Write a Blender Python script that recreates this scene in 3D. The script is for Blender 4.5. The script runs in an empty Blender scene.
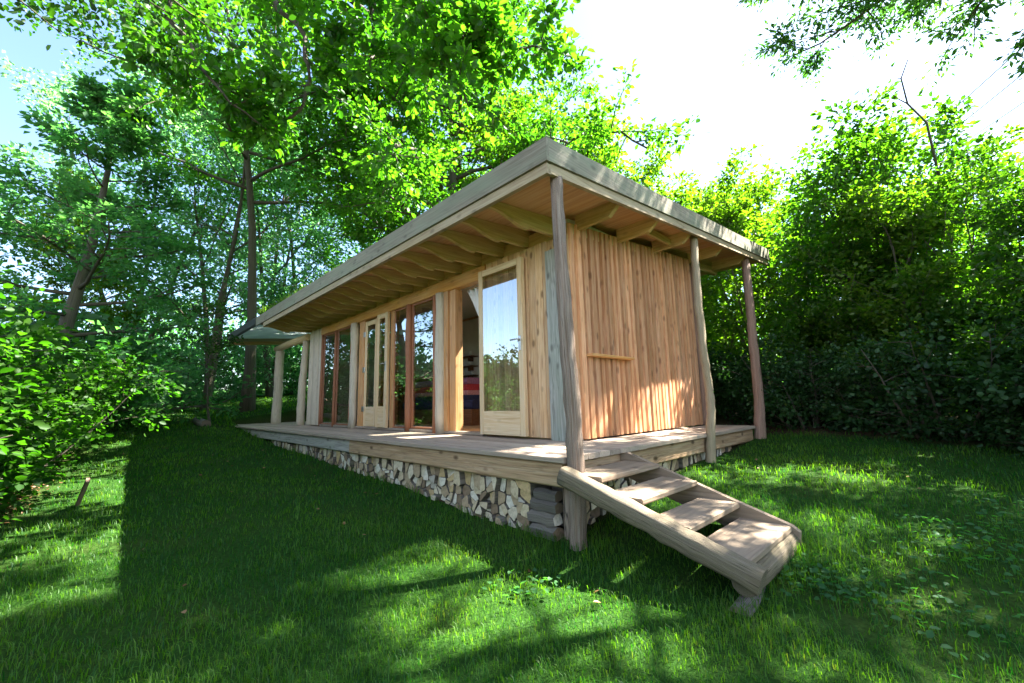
import bpy, math, random
import numpy as np
from mathutils import Vector, Matrix

R = math.radians
scene = bpy.context.scene
COL = scene.collection
rs = np.random.RandomState(11)
random.seed(5)

# ------------------------------------------------------------------ camera
CAM = np.array([1.942, -2.345, 0.3852]); YAW, PIT, ROL, FPX = -0.8012, 0.146, -0.024, 418.675
SUN_AZ, SUN_EL = 22.0, 52.6            # azimuth from +Y towards +X

def make_camera():
    fwd = Vector((math.sin(YAW)*math.cos(PIT), math.cos(YAW)*math.cos(PIT), math.sin(PIT)))
    r = Vector((math.cos(YAW), -math.sin(YAW), 0)); u = r.cross(fwd)
    r2 = r*math.cos(ROL)+u*math.sin(ROL); u2 = -r*math.sin(ROL)+u*math.cos(ROL)
    cd = bpy.data.cameras.new('camera'); co = bpy.data.objects.new('camera', cd); COL.objects.link(co)
    co.matrix_world = Matrix(((r2.x, u2.x, -fwd.x, CAM[0]), (r2.y, u2.y, -fwd.y, CAM[1]), (r2.z, u2.z, -fwd.z, CAM[2]), (0, 0, 0, 1)))
    cd.sensor_width = 36; cd.lens = FPX*36/1024; cd.clip_start = .02; cd.clip_end = 2000
    scene.camera = co
make_camera()

# ------------------------------------------------------------------ node helpers
class NT:
    def __init__(s, name):
        s.m = bpy.data.materials.new(name); s.m.use_nodes = True
        s.t = s.m.node_tree; s.t.nodes.clear(); s.out = s.n('ShaderNodeOutputMaterial')
    def n(s, typ, **kw):
        nd = s.t.nodes.new(typ)
        for k, v in kw.items():
            if k.startswith('i_'):
                key = k[2:]; key = int(key) if key.isdigit() else key.replace('_', ' ')
                nd.inputs[key].default_value = v
            else: setattr(nd, k, v)
        return nd
    def l(s, a, b): s.t.links.new(a, b)
    def ramp(s, fac, stops, interp='LINEAR'):
        r = s.n('ShaderNodeValToRGB'); r.color_ramp.interpolation = interp
        e = r.color_ramp.elements
        while len(e) < len(stops): e.new(.5)
        for el, (p, c) in zip(e, stops): el.position = p; el.color = (*c, 1) if len(c) == 3 else c
        s.l(fac, r.inputs[0]); return r.outputs[0]
    def mix(s, fac, a, b, blend='MIX'):
        m = s.n('ShaderNodeMix', data_type='RGBA', blend_type=blend)
        for sock, v in ((m.inputs[0], fac), (m.inputs[6], a), (m.inputs[7], b)):
            if hasattr(v, 'links'): s.l(v, sock)
            elif isinstance(v, (int, float)): sock.default_value = v
            else: sock.default_value = (*v, 1) if len(v) == 3 else v
        return m.outputs[2]
    def math(s, op, a, b=0.0, clamp=False):
        m = s.n('ShaderNodeMath', operation=op, use_clamp=clamp)
        for sock, v in ((m.inputs[0], a), (m.inputs[1], b)):
            if hasattr(v, 'links'): s.l(v, sock)
            else: sock.default_value = v
        return m.outputs[0]

def wood(name, cols, grain=1.0, rough=.75, weather=None, wamt=0.0, knots=.5, tonevar=.5, bump=.25, crack=0.0):
    """cols: dark, mid, light of the grain; weather: a second colour in large worn patches"""
    t = NT(name)
    at = t.n('ShaderNodeAttribute', attribute_name='gv'); tn = t.n('ShaderNodeAttribute', attribute_name='tone')
    mp = t.n('ShaderNodeMapping'); mp.inputs['Scale'].default_value = (3.2*grain, 75*grain, 75*grain); t.l(at.outputs['Vector'], mp.inputs[0])
    n1 = t.n('ShaderNodeTexNoise', i_Scale=1.0, i_Detail=5.0, i_Roughness=.6, i_Distortion=.6); t.l(mp.outputs[0], n1.inputs['Vector'])
    c = t.ramp(n1.outputs['Fac'], [(.28, cols[0]), (.5, cols[1]), (.72, cols[2])])
    mp2 = t.n('ShaderNodeMapping'); mp2.inputs['Scale'].default_value = (1.3, 5, 5); t.l(at.outputs['Vector'], mp2.inputs[0])
    n2 = t.n('ShaderNodeTexNoise', i_Scale=1.0, i_Detail=4.0, i_Roughness=.6); t.l(mp2.outputs[0], n2.inputs['Vector'])
    if weather:
        f = t.ramp(n2.outputs['Fac'], [(.5-.3*wamt-.02, (0, 0, 0)), (.9-.5*wamt, (1, 1, 1))])
        c = t.mix(t.math('MULTIPLY', f, min(1, .35+wamt)), c, weather)
    if knots > 0:
        mp3 = t.n('ShaderNodeMapping'); mp3.inputs['Scale'].default_value = (4.5, 9.0, 9.0); t.l(at.outputs['Vector'], mp3.inputs[0])
        v = t.n('ShaderNodeTexVoronoi', i_Scale=1.0); t.l(mp3.outputs[0], v.inputs['Vector'])
        k = t.ramp(v.outputs['Distance'], [(.11, (1, 1, 1)), (.25, (0, 0, 0))])
        c = t.mix(t.math('MULTIPLY', k, knots), c, tuple(x*.35 for x in cols[0]))
    h = t.n('ShaderNodeHueSaturation'); t.l(c, h.inputs['Color'])
    t.l(t.math('ADD', t.math('MULTIPLY', tn.outputs['Fac'], tonevar), 1-tonevar*.5), h.inputs['Value'])
    hs = t.math('ADD', t.math('MULTIPLY', n2.outputs['Fac'], .5), .75); t.l(hs, h.inputs['Saturation'])
    b = t.n('ShaderNodeBsdfPrincipled', i_Roughness=rough); t.l(h.outputs[0], b.inputs['Base Color'])
    b.inputs['Specular IOR Level'].default_value = .25
    hh = n1.outputs['Fac']
    if crack > 0:
        mp4 = t.n('ShaderNodeMapping'); mp4.inputs['Scale'].default_value = (1.6, 30, 30); t.l(at.outputs['Vector'], mp4.inputs[0])
        n4 = t.n('ShaderNodeTexNoise', i_Scale=1.0, i_Detail=2.0, i_Distortion=.4); t.l(mp4.outputs[0], n4.inputs['Vector'])
        cr = t.ramp(n4.outputs['Fac'], [(.455, (1, 1, 1)), (.49, (0, 0, 0)), (.51, (0, 0, 0)), (.545, (1, 1, 1))])
        hh = t.math('ADD', t.math('MULTIPLY', cr, crack*2), n1.outputs['Fac'])
        dk = t.mix(t.math('MULTIPLY', t.math('SUBTRACT', 1.0, cr), crack), h.outputs[0], (.03, .025, .02)); t.l(dk, b.inputs['Base Color'])
    bp = t.n('ShaderNodeBump', i_Strength=bump, i_Distance=.01); t.l(hh, bp.inputs['Height']); t.l(bp.outputs[0], b.inputs['Normal'])
    t.l(b.outputs[0], t.out.inputs[0]); return t.m

def plain(name, col, rough=.6, var=.2, scale=8, bump=0.0, metal=0.0, tone=False):
    t = NT(name)
    tc = t.n('ShaderNodeTexCoord'); n = t.n('ShaderNodeTexNoise', i_Scale=scale, i_Detail=5.0); t.l(tc.outputs['Object'], n.inputs['Vector'])
    c = t.ramp(n.outputs['Fac'], [(.25, tuple(x*(1-var) for x in col)), (.75, tuple(min(1, x*(1+var)) for x in col))])
    b = t.n('ShaderNodeBsdfPrincipled', i_Roughness=rough, i_Metallic=metal); t.l(c, b.inputs['Base Color'])
    if bump:
        bp = t.n('ShaderNodeBump', i_Strength=bump, i_Distance=.02); t.l(n.outputs['Fac'], bp.inputs['Height']); t.l(bp.outputs[0], b.inputs['Normal'])
    t.l(b.outputs[0], t.out.inputs[0]); return t.m

def leafmat(name, dark, light, trans=(1.75, 2.5, .5), tfac=.55, gloss=.02, rough=.5, straw=None):
    t = NT(name)
    tn = t.n('ShaderNodeAttribute', attribute_name='tone')
    c = t.ramp(tn.outputs['Fac'], [(0, dark), (1, light)] if straw is None else [(0, dark), (.8, light), (.93, light), (1, straw)])
    d = t.n('ShaderNodeBsdfDiffuse'); t.l(c, d.inputs[0])
    tr = t.n('ShaderNodeBsdfTranslucent'); t.l(t.mix(1.0, c, trans, 'MULTIPLY'), tr.inputs[0])
    m = t.n('ShaderNodeMixShader', i_0=tfac); t.l(d.outputs[0], m.inputs[1]); t.l(tr.outputs[0], m.inputs[2])
    g = t.n('ShaderNodeBsdfGlossy', i_Roughness=rough); g.inputs[0].default_value = (.9, .95, 1, 1)
    m2 = t.n('ShaderNodeMixShader', i_0=gloss); t.l(m.outputs[0], m2.inputs[1]); t.l(g.outputs[0], m2.inputs[2])
    t.l(m2.outputs[0], t.out.inputs[0]); return t.m

def glassmat():
    t = NT('window_glass')
    fr = t.n('ShaderNodeFresnel', i_IOR=1.5)
    f = t.math('ADD', t.math('MULTIPLY', fr.outputs[0], 2.2), .27, clamp=True)
    ge = t.n('ShaderNodeNewGeometry'); f = t.math('MULTIPLY', f, t.math('SUBTRACT', 1.0, ge.outputs['Backfacing']))
    tr = t.n('ShaderNodeBsdfTransparent'); tr.inputs[0].default_value = (.95, .97, .96, 1)
    g = t.n('ShaderNodeBsdfGlossy', i_Roughness=0.0); g.inputs[0].default_value = (.95, .97, 1, 1)
    tc = t.n('ShaderNodeTexCoord'); n = t.n('ShaderNodeTexNoise', i_Scale=2.0, i_Detail=1.0); t.l(tc.outputs['Object'], n.inputs[0])
    bp = t.n('ShaderNodeBump', i_Strength=.03, i_Distance=.02); t.l(n.outputs['Fac'], bp.inputs['Height']); t.l(bp.outputs[0], g.inputs['Normal'])
    m = t.n('ShaderNodeMixShader'); t.l(f, m.inputs[0]); t.l(tr.outputs[0], m.inputs[1]); t.l(g.outputs[0], m.inputs[2])
    t.l(m.outputs[0], t.out.inputs[0]); return t.m

def sheetmat():
    t = NT('canopy_sheet'); tc = t.n('ShaderNodeTexCoord'); n = t.n('ShaderNodeTexNoise', i_Scale=2.0, i_Detail=4.0); t.l(tc.outputs['Object'], n.inputs[0])
    c = t.ramp(n.outputs['Fac'], [(.3, (.50, .56, .56)), (.7, (.78, .82, .82))])
    d = t.n('ShaderNodeBsdfDiffuse'); t.l(c, d.inputs[0]); tr = t.n('ShaderNodeBsdfTranslucent'); t.l(c, tr.inputs[0])
    m = t.n('ShaderNodeMixShader', i_0=.6); t.l(d.outputs[0], m.inputs[1]); t.l(tr.outputs[0], m.inputs[2]); t.l(m.outputs[0], t.out.inputs[0]); return t.m

def groundmat():
    t = NT('lawn_soil')
    tc = t.n('ShaderNodeTexCoord')
    n1 = t.n('ShaderNodeTexNoise', i_Scale=1.1, i_Detail=6.0, i_Roughness=.65); t.l(tc.outputs['Object'], n1.inputs['Vector'])
    n2 = t.n('ShaderNodeTexNoise', i_Scale=45.0, i_Detail=4.0, i_Roughness=.7); t.l(tc.outputs['Object'], n2.inputs['Vector'])
    a = t.ramp(n2.outputs['Fac'], [(.3, (.010, .03, .005)), (.55, (.02, .06, .009)), (.75, (.04, .09, .014))])
    b = t.ramp(n2.outputs['Fac'], [(.3, (.035, .045, .012)), (.7, (.06, .085, .02))])
    c = t.mix(t.ramp(n1.outputs['Fac'], [(.5, (0, 0, 0)), (.72, (.6, .6, .6))]), a, b)
    wm = t.n('ShaderNodeAttribute', attribute_name='soil')
    s = t.ramp(n2.outputs['Fac'], [(.3, (.03, .02, .012)), (.7, (.1, .065, .04))])
    c = t.mix(wm.outputs['Fac'], c, s)
    p = t.n('ShaderNodeBsdfPrincipled', i_Roughness=.95); p.inputs['Specular IOR Level'].default_value = .05
    t.l(c, p.inputs['Base Color'])
    bp = t.n('ShaderNodeBump', i_Strength=.8, i_Distance=.03); t.l(n2.outputs['Fac'], bp.inputs['Height']); t.l(bp.outputs[0], p.inputs['Normal'])
    t.l(p.outputs[0], t.out.inputs[0]); return t.m

def logmat():
    t = NT('split_log_end')
    oi = t.n('ShaderNodeObjectInfo'); tc = t.n('ShaderNodeTexCoord')
    c0 = t.ramp(oi.outputs['Random'], [(0, (.26, .19, .13)), (.16, (.44, .34, .23)), (.36, (.58, .48, .34)), (.56, (.66, .58, .45)), (.74, (.74, .69, .60)), (.87, (.48, .44, .39)), (.94, (.54, .40, .22))], 'CONSTANT')
    n = t.n('ShaderNodeTexNoise', i_Scale=26.0, i_Detail=5.0, i_Roughness=.65); t.l(tc.outputs['Object'], n.inputs[0])
    c = t.mix(1.0, c0, t.ramp(n.outputs['Fac'], [(.25, (.5, .47, .43)), (.55, (1, 1, 1)), (.8, (1.1, 1.06, 1))]), 'MULTIPLY')
    w = t.n('ShaderNodeTexWave', wave_type='RINGS', rings_direction='Y', i_Scale=34.0, i_Distortion=2.5, i_Detail=2.0); t.l(tc.outputs['Object'], w.inputs[0])
    c = t.mix(.25, c, t.mix(1.0, c, t.ramp(w.outputs[0], [(0, (.6, .55, .5)), (1, (1, 1, 1))]), 'MULTIPLY'))
    at = t.n('ShaderNodeAttribute', attribute_name='tone')
    c = t.mix(t.ramp(t.math('ADD', at.outputs['Fac'], t.math('MULTIPLY', t.math('SUBTRACT', n.outputs['Fac'], .5), .9)), [(.25, (1, 1, 1)), (.7, (0, 0, 0))]), c, (.15, .115, .085))
    b = t.n('ShaderNodeBsdfPrincipled', i_Roughness=.85); b.inputs['Specular IOR Level'].default_value = .15; t.l(c, b.inputs[0])
    bp = t.n('ShaderNodeBump', i_Strength=.5, i_Distance=.01); t.l(n.outputs['Fac'], bp.inputs['Height']); t.l(bp.outputs[0], b.inputs['Normal'])
    t.l(b.outputs[0], t.out.inputs[0]); return t.m

M = dict(
    board_front=wood('larch_board', ((.37, .20, .10), (.60, .385, .22), (.72, .53, .34)), tonevar=.45, knots=.7),
    board_side=wood('waney_larch_board', ((.42, .18, .085), (.63, .315, .16), (.73, .44, .255)), tonevar=.5, knots=.6, weather=(.30, .19, .13), wamt=.2),
    board_pale=wood('pale_larch_board', ((.42, .34, .26), (.56, .48, .39), (.68, .60, .51)), tonevar=.3, knots=.3),
    grey_board=wood('weathered_grey_board', ((.22, .22, .20), (.36, .36, .34), (.50, .49, .46)), weather=(.24, .27, .23), wamt=.4, knots=.6, tonevar=.2, crack=.35),
    post=wood('weathered_post', ((.17, .125, .10), (.37, .295, .24), (.56, .49, .43)), grain=.55, weather=(.26, .175, .13), wamt=.5, knots=.6, bump=.6, crack=.75, tonevar=.2),
    post_red=wood('reddish_post', ((.2, .11, .08), (.36, .22, .16), (.5, .36, .28)), grain=.7, weather=(.22, .15, .12), wamt=.5, knots=.5, bump=.5, crack=.4, tonevar=.2),
    post_mid=wood('peeled_greenish_post', ((.19, .15, .09), (.31, .255, .17), (.42, .37, .27)), grain=.5, weather=(.28, .22, .14), wamt=.4, knots=.8, bump=.4, crack=.3, tonevar=.1),
    post_pale=wood('pale_peeled_post', ((.42, .34, .25), (.58, .5, .40), (.68, .61, .52)), grain=.6, weather=(.4, .33, .25), wamt=.3, knots=.8, bump=.3, tonevar=.1),
    fascia=wood('weathered_fascia', ((.13, .11, .085), (.225, .195, .15), (.31, .28, .225)), grain=.7, weather=(.22, .25, .19), wamt=.4, knots=.45, tonevar=.15, bump=.15),
    under_fascia=wood('under_fascia', ((.26, .19, .12), (.38, .30, .20), (.46, .38, .27)), grain=.7, knots=.5, tonevar=.15),
    gutter=plain('dark_membrane', (.035, .037, .04), .5, .3),
    soffit=wood('soffit_plywood', ((.42, .21, .10), (.54, .30, .15), (.60, .37, .20)), grain=.35, knots=0, tonevar=.3, bump=.05),
    soffit_pale=sheetmat(),
    rafter=wood('rafter_timber', ((.36, .24, .08), (.50, .35, .145), (.58, .44, .21)), grain=.6, knots=.3, tonevar=.3),
    header=wood('golden_header', ((.46, .20, .055), (.62, .31, .10), (.70, .41, .17)), grain=.6, knots=.3, tonevar=.2, rough=.6),
    frame=wood('pale_frame_timber', ((.56, .37, .20), (.71, .52, .32), (.78, .62, .43)), grain=.6, knots=.2, tonevar=.2, rough=.55),
    frame_o=wood('orange_frame_timber', ((.38, .17, .065), (.52, .27, .12), (.60, .36, .18)), grain=.6, knots=.3, tonevar=.3, rough=.55),
    frame_r=wood('red_brown_mullion', ((.20, .07, .035), (.32, .13, .07), (.40, .19, .11)), grain=.6, knots=.1, tonevar=.2, rough=.5),
    deck=wood('deck_board', ((.24, .18, .13), (.38, .29, .22), (.50, .41, .32)), grain=.7, weather=(.33, .28, .24), wamt=.45, knots=.4, tonevar=.45),
    beam=wood('deck_edge_beam', ((.28, .16, .08), (.46, .30, .17), (.57, .42, .28)), grain=.5, weather=(.37, .27, .185), wamt=.35, knots=.9, tonevar=.3, bump=.4, crack=.25),
    beam_grey=wood('deck_beam_grey', ((.28, .25, .22), (.42, .38, .34), (.52, .49, .44)), grain=.5, weather=(.38, .38, .34), wamt=.5, knots=.6, tonevar=.2, bump=.4, crack=.3),
    log=wood('weathered_log', ((.10, .075, .05), (.23, .18, .125), (.37, .31, .235)), grain=.5, weather=(.19, .165, .11), wamt=.5, knots=.9, tonevar=.2, bump=.6, crack=.5),
    tread=wood('step_tread', ((.13, .09, .06), (.235, .17, .115), (.34, .26, .19)), grain=.6, weather=(.25, .205, .16), wamt=.4, knots=.5, tonevar=.4, bump=.4),
    bark=wood('grey_bark', ((.07, .06, .05), (.17, .15, .13), (.28, .26, .23)), grain=.5, knots=.2, bump=.8, tonevar=.4),
    trunk=wood('tree_bark', ((.045, .038, .028), (.09, .078, .058), (.15, .135, .105)), grain=.35, knots=.2, bump=.8, tonevar=.3),
    logend=logmat(), glass=glassmat(), ground=groundmat(),
    plaster=plain('white_plaster', (.72, .69, .62), .9, .04), floor_in=wood('interior_floor', ((.36, .22, .11), (.48, .31, .17), (.55, .38, .22)), tonevar=.3),
    ceramic=plain('mug_ceramic', (.6, .62, .6), .3, .1), navy=plain('navy_wool', (.03, .035, .1), .95, .3, 40), purple=plain('purple_wool', (.33, .16, .30), .95, .3, 40),
    red=plain('red_wool', (.5, .05, .07), .95, .3, 40), pink=plain('pink_wool', (.62, .3, .34), .95, .3, 40), curtain=plain('white_cotton', (.8, .8, .82), .9, .04),
    darkwood=wood('dark_bed_timber', ((.1, .045, .02), (.17, .08, .04), (.22, .12, .06)), knots=.1), steel=plain('brushed_steel', (.5, .5, .5), .35, .1, 20, 0, 1.0),
    rubber=plain('cable_sheath', (.12, .14, .18), .6, .1), stone=plain('mossy_stone', (.24, .22, .18), .9, .5, 14, .6),
    membrane=plain('roof_soil', (.06, .05, .035), .95, .4),
    oak=leafmat('oak_leaf', (.024, .08, .010), (.085, .19, .02)),
    lime=leafmat('sunlit_leaf', (.038, .088, .008), (.12, .18, .018)),  # yellow-green of sunlit foliage put into the leaf colour
    horn=leafmat('hornbeam_leaf', (.03, .10, .045), (.085, .18, .075), (1.9, 2.6, 1.0), tfac=.6),
    teal=leafmat('haze_tinted_leaf', (.055, .14, .07), (.12, .22, .11), (2.0, 2.7, 1.5), tfac=.6),  # hazy blue-green lightening of far foliage put into the leaf colour
    shade=leafmat('shaded_oak_leaf', (.010, .036, .007), (.032, .08, .012), tfac=.4),  # darker copy of the oak leaf, shade put into the colour
    hedge=leafmat('hedge_leaf', (.022, .068, .008), (.085, .165, .017)),
    hazel=leafmat('hazel_leaf', (.010, .045, .006), (.045, .115, .012), gloss=.008),
    dark=leafmat('dark_hedge_leaf', (.014, .042, .010), (.05, .11, .02)),
    ivy=leafmat('ivy_leaf', (.010, .036, .010), (.035, .09, .022), (1.4, 1.8, .6), tfac=.3, gloss=.018, rough=.5),
    ash=leafmat('ash_leaf', (.022, .06, .03), (.06, .12, .05)),
    grass=leafmat('grass_blade', (.005, .060, .009), (.064, .16, .014), (2.9, 2.7, .5), straw=(.075, .115, .03), tfac=.5, gloss=.012),
    weed=leafmat('clover_leaf', (.03, .10, .035), (.055, .15, .05), gloss=.01),
    deadleaf=leafmat('dead_leaf', (.13, .06, .025), (.32, .19, .09), (1, .9, .6), tfac=.2, gloss=.03),
)

# ------------------------------------------------------------------ mesh builder
class MB:
    def __init__(s): s.v = []; s.f = []; s.gv = []; s.tn = []; s.mi = []; s.sm = []; s.nv = 0
    def add(s, V, F, G, tone, mi=0, smooth=False):
        b = s.nv
        s.v.append(np.asarray(V, float)); s.gv.append(np.asarray(G, float)); s.tn.append(np.full(len(V), tone)); s.nv += len(V)
        for f in F: s.f.append([i+b for i in f]); s.mi.append(mi); s.sm.append(smooth)
    def sweep(s, pts, prof, up=(0, 0, 1), scale=None, tone=None, mi=0, smooth=False, cap_mi=None, wob=0, rng=rs):
        """sweep profile (k,2) along pts; grain runs along pts"""
        pts = np.asarray(pts, float); prof = np.asarray(prof, float); n = len(pts); k = len(prof)
        tone = rng.rand() if tone is None else tone
        V = []; G = []; off = rng.rand(3)*40; L = 0
        T = np.gradient(pts, axis=0); T /= np.linalg.norm(T, axis=1)[:, None]+1e-12
        up = np.asarray(up, float)
        for i in range(n):
            t = T[i]; a = np.cross(up, t); a /= np.linalg.norm(a)+1e-12; b = np.cross(t, a)
            sc = 1.0 if scale is None else scale[i]
            pr = prof*sc
            if wob: pr = pr*(1+wob*(rng.rand(k, 1)-.5))
            V.append(pts[i]+pr[:, :1]*a+pr[:, 1:]*b)
            if i: L += np.linalg.norm(pts[i]-pts[i-1])
            G.append(np.column_stack([np.full(k, L), prof[:, 0], prof[:, 1]])+off)
        F = []
        for i in range(n-1):
            for j in range(k):
                j2 = (j+1) % k; F.append([i*k+j, i*k+j2, (i+1)*k+j2, (i+1)*k+j])
        V = np.concatenate(V); G = np.concatenate(G)
        b0 = s.nv; s.add(V, F, G, tone, mi, smooth)
        c = [list(range(k))[::-1], [(n-1)*k+j for j in range(k)]]
        for f in c: s.f.append([i+b0 for i in f]); s.mi.append(mi if cap_mi is None else cap_mi); s.sm.append(False)
    def bar(s, p0, p1, w, h, up=(0, 0, 1), ch=.004, segs=1, wob=0, **kw):
        """chamfered board from p0 to p1, w across, h along up"""
        x, y, c = w/2, h/2, min(ch, w*.3, h*.3)
        prof = [(-x+c, -y), (x-c, -y), (x, -y+c), (x, y-c), (x-c, y), (-x+c, y), (-x, y-c), (-x, -y+c)]
        p0, p1 = np.asarray(p0, float), np.asarray(p1, float)
        pts = [p0+(p1-p0)*t for t in np.linspace(0, 1, segs+1)]
        s.sweep(pts, prof, up, wob=wob, **kw)
    def box(s, lo, hi, axis=None, **kw):
        lo, hi = np.minimum(lo, hi).astype(float), np.maximum(lo, hi).astype(float); d = hi-lo; c = (lo+hi)/2
        axis = int(np.argmax(d)) if axis is None else axis
        p0, p1 = c.copy(), c.copy(); p0[axis] = lo[axis]; p1[axis] = hi[axis]
        if axis == 2: s.bar(p0, p1, d[0], d[1], (0, 1, 0), **kw)
        elif axis == 0: s.bar(p0, p1, d[1], d[2], **kw)
        else: s.bar(p0, p1, d[0], d[2], **kw)
    def tube(s, pts, rad, sides=10, wob=.0, up=None, squash=1, **kw):
        a = np.linspace(0, 2*math.pi, sides, endpoint=False)
        prof = np.column_stack([np.cos(a), np.sin(a)*squash])
        d = np.asarray(pts[-1], float)-np.asarray(pts[0], float)
        if up is None: up = (0, 1, 0.01) if abs(d[2]) > .7*np.linalg.norm(d) else (0, 0, 1)
        s.sweep(pts, prof, up, scale=rad, wob=wob, smooth=True, **kw)
    def prism(s, poly, d0, d1, plane='XZ', tone=None, mi=0, cap_mi=None, rng=rs):
        """extrude 2D polygon; plane 'XZ' extrudes along Y, 'YZ' along X"""
        poly = np.asarray(poly, float); k = len(poly); tone = rng.rand() if tone is None else tone
        def P(d): return np.column_stack([poly[:, 0], np.full(k, d), poly[:, 1]]) if plane == 'XZ' else np.column_stack([np.full(k, d), poly[:, 0], poly[:, 1]])
        V = np.concatenate([P(d0), P(d1)]); off = rng.rand(3)*40
        lng = abs(d1-d0) > np.ptp(poly[:, 0]); up2 = np.ptp(poly[:, 1]) > 1.5*np.ptp(poly[:, 0]) and not lng
        order = ([1, 0, 2] if lng else [2, 0, 1] if up2 else [0, 1, 2]) if plane == 'XZ' else ([0, 1, 2] if lng else [2, 1, 0] if up2 else [1, 2, 0])
        G = V[:, order]+off
        F = [[j, (j+1) % k, k+(j+1) % k, k+j] for j in range(k)]
        b0 = s.nv; s.add(V, F, G, tone, mi)
        for f in ([j for j in range(k)][::-1], [k+j for j in range(k)]):
            s.f.append([i+b0 for i in f]); s.mi.append(mi if cap_mi is None else cap_mi); s.sm.append(False)
    def log(s, poly, d0, d1, plane):
        """split log: prism whose visible end is a fan, so the rim can carry bark and dirt"""
        s.prism(poly, d0, d1, plane, tone=0.0, mi=1, cap_mi=1)
        poly = np.asarray(poly, float); k = len(poly); c = poly.mean(0); e = .002 if d1 < d0 else -.002
        inner = c+(poly-c)*.955; P2 = np.concatenate([poly, inner, [c+poly[0]*.1]])
        dd = np.concatenate([np.full(k, d0+e), np.full(k, d0+e*2.2), [d0+e*2.5]])
        V = np.column_stack([P2[:, 0], dd, P2[:, 1]]) if plane == 'XZ' else np.column_stack([dd, P2[:, 0], P2[:, 1]])
        b = s.nv; s.add(V, [[j, (j+1) % k, k+(j+1) % k, k+j] for j in range(k)]+[[k+j, k+(j+1) % k, 2*k] for j in range(k)], V, 1.0, 0)
        s.tn[-1][:k] = 0.0
    def build(s, name, mats, parent=None, fix=True):
        me = bpy.data.meshes.new(name)
        V = np.concatenate(s.v)
        if parent is not None: V = V-np.array(root_loc(parent))
        me.from_pydata(V.tolist(), [], s.f)
        for m in (mats if isinstance(mats, (list, tuple)) else [mats]): me.materials.append(m)
        me.polygons.foreach_set('material_index', s.mi); me.polygons.foreach_set('use_smooth', s.sm)
        a = me.attributes.new('gv', 'FLOAT_VECTOR', 'POINT'); a.data.foreach_set('vector', np.concatenate(s.gv).ravel())
        a = me.attributes.new('tone', 'FLOAT', 'POINT'); a.data.foreach_set('value', np.concatenate(s.tn))
        if fix:
            import bmesh
            bm = bmesh.new(); bm.from_mesh(me); bmesh.ops.recalc_face_normals(bm, faces=bm.faces); bm.to_mesh(me); bm.free()
        return link(name, me, parent)

def root_loc(o):
    while o.parent: o = o.parent
    return o.location

def link(name, me, parent=None):
    o = bpy.data.objects.new(name, me); COL.objects.link(o); o.parent = parent; return o

def tag(o, label=None, cat=None, group=None, kind=None):
    if label: o['label'] = label
    if cat: o['category'] = cat
    if group: o['group'] = group
    if kind: o['kind'] = kind
    return o

def thing(name, loc, label, cat, group=None):
    o = bpy.data.objects.new(name, None); COL.objects.link(o); o.location = loc; o.empty_display_size = .2
    return tag(o, label, cat, group)

def rawmesh(name, V, F4, tone, mat, F3=None, loc=None):
    """fast mesh from arrays: F4 (n,4), F3 (m,3)"""
    me = bpy.data.meshes.new(name); V = np.ascontiguousarray(V, np.float32)
    n4 = 0 if F4 is None else len(F4); n3 = 0 if F3 is None else len(F3)
    me.vertices.add(len(V)); me.vertices.foreach_set('co', V.ravel())
    idx = np.concatenate([a.ravel() for a in (F4, F3) if a is not None and len(a)]).astype(np.int32)
    me.loops.add(len(idx)); me.loops.foreach_set('vertex_index', idx)
    me.polygons.add(n4+n3)
    st = np.concatenate([np.arange(n4)*4, n4*4+np.arange(n3)*3]).astype(np.int32); me.polygons.foreach_set('loop_start', st)
    me.update(calc_edges=True)
    a = me.attributes.new('tone', 'FLOAT', 'POINT'); a.data.foreach_set('value', np.ascontiguousarray(tone, np.float32))
    me.materials.append(mat); return me

# ------------------------------------------------------------------ leaves
def unit(a): return a/(np.linalg.norm(a, axis=-1, keepdims=True)+1e-9)

def leaf_mesh(name, P, D, N, L, W, tone, mat, six=False, fold=.25):
    P, D, N = map(np.asarray, (P, D, N)); D = unit(D); S = unit(np.cross(D, N)); N = np.cross(S, D)
    n = len(P); L = np.broadcast_to(L, n)[:, None]; W = np.broadcast_to(W, n)[:, None]
    if six:
        pts = [P, P+D*L*.28+S*W*.42+N*W*fold*.6, P+D*L*.66+S*W*.46+N*W*fold*.5-N*L*.03, P+D*L-N*L*.10, P+D*L*.66-S*W*.46+N*W*fold*.5-N*L*.03, P+D*L*.28-S*W*.42+N*W*fold*.6]
        V = np.stack(pts, 1).reshape(-1, 3); b = np.arange(n)[:, None]*6
        F = np.concatenate([b+np.array([0, 1, 2, 3]), b+np.array([0, 3, 4, 5])]); t = np.repeat(tone, 6)
        return rawmesh(name, V, F, t, mat)
    pts = [P, P+D*L*.5+S*W*.5+N*W*fold, P+D*L, P+D*L*.5-S*W*.5+N*W*fold]
    V = np.stack(pts, 1).reshape(-1, 3); b = np.arange(n)[:, None]*4
    F = np.concatenate([b+np.array([0, 1, 2]), b+np.array([0, 2, 3])])
    return rawmesh(name, V, None, np.repeat(tone, 4), mat, F)

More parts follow.
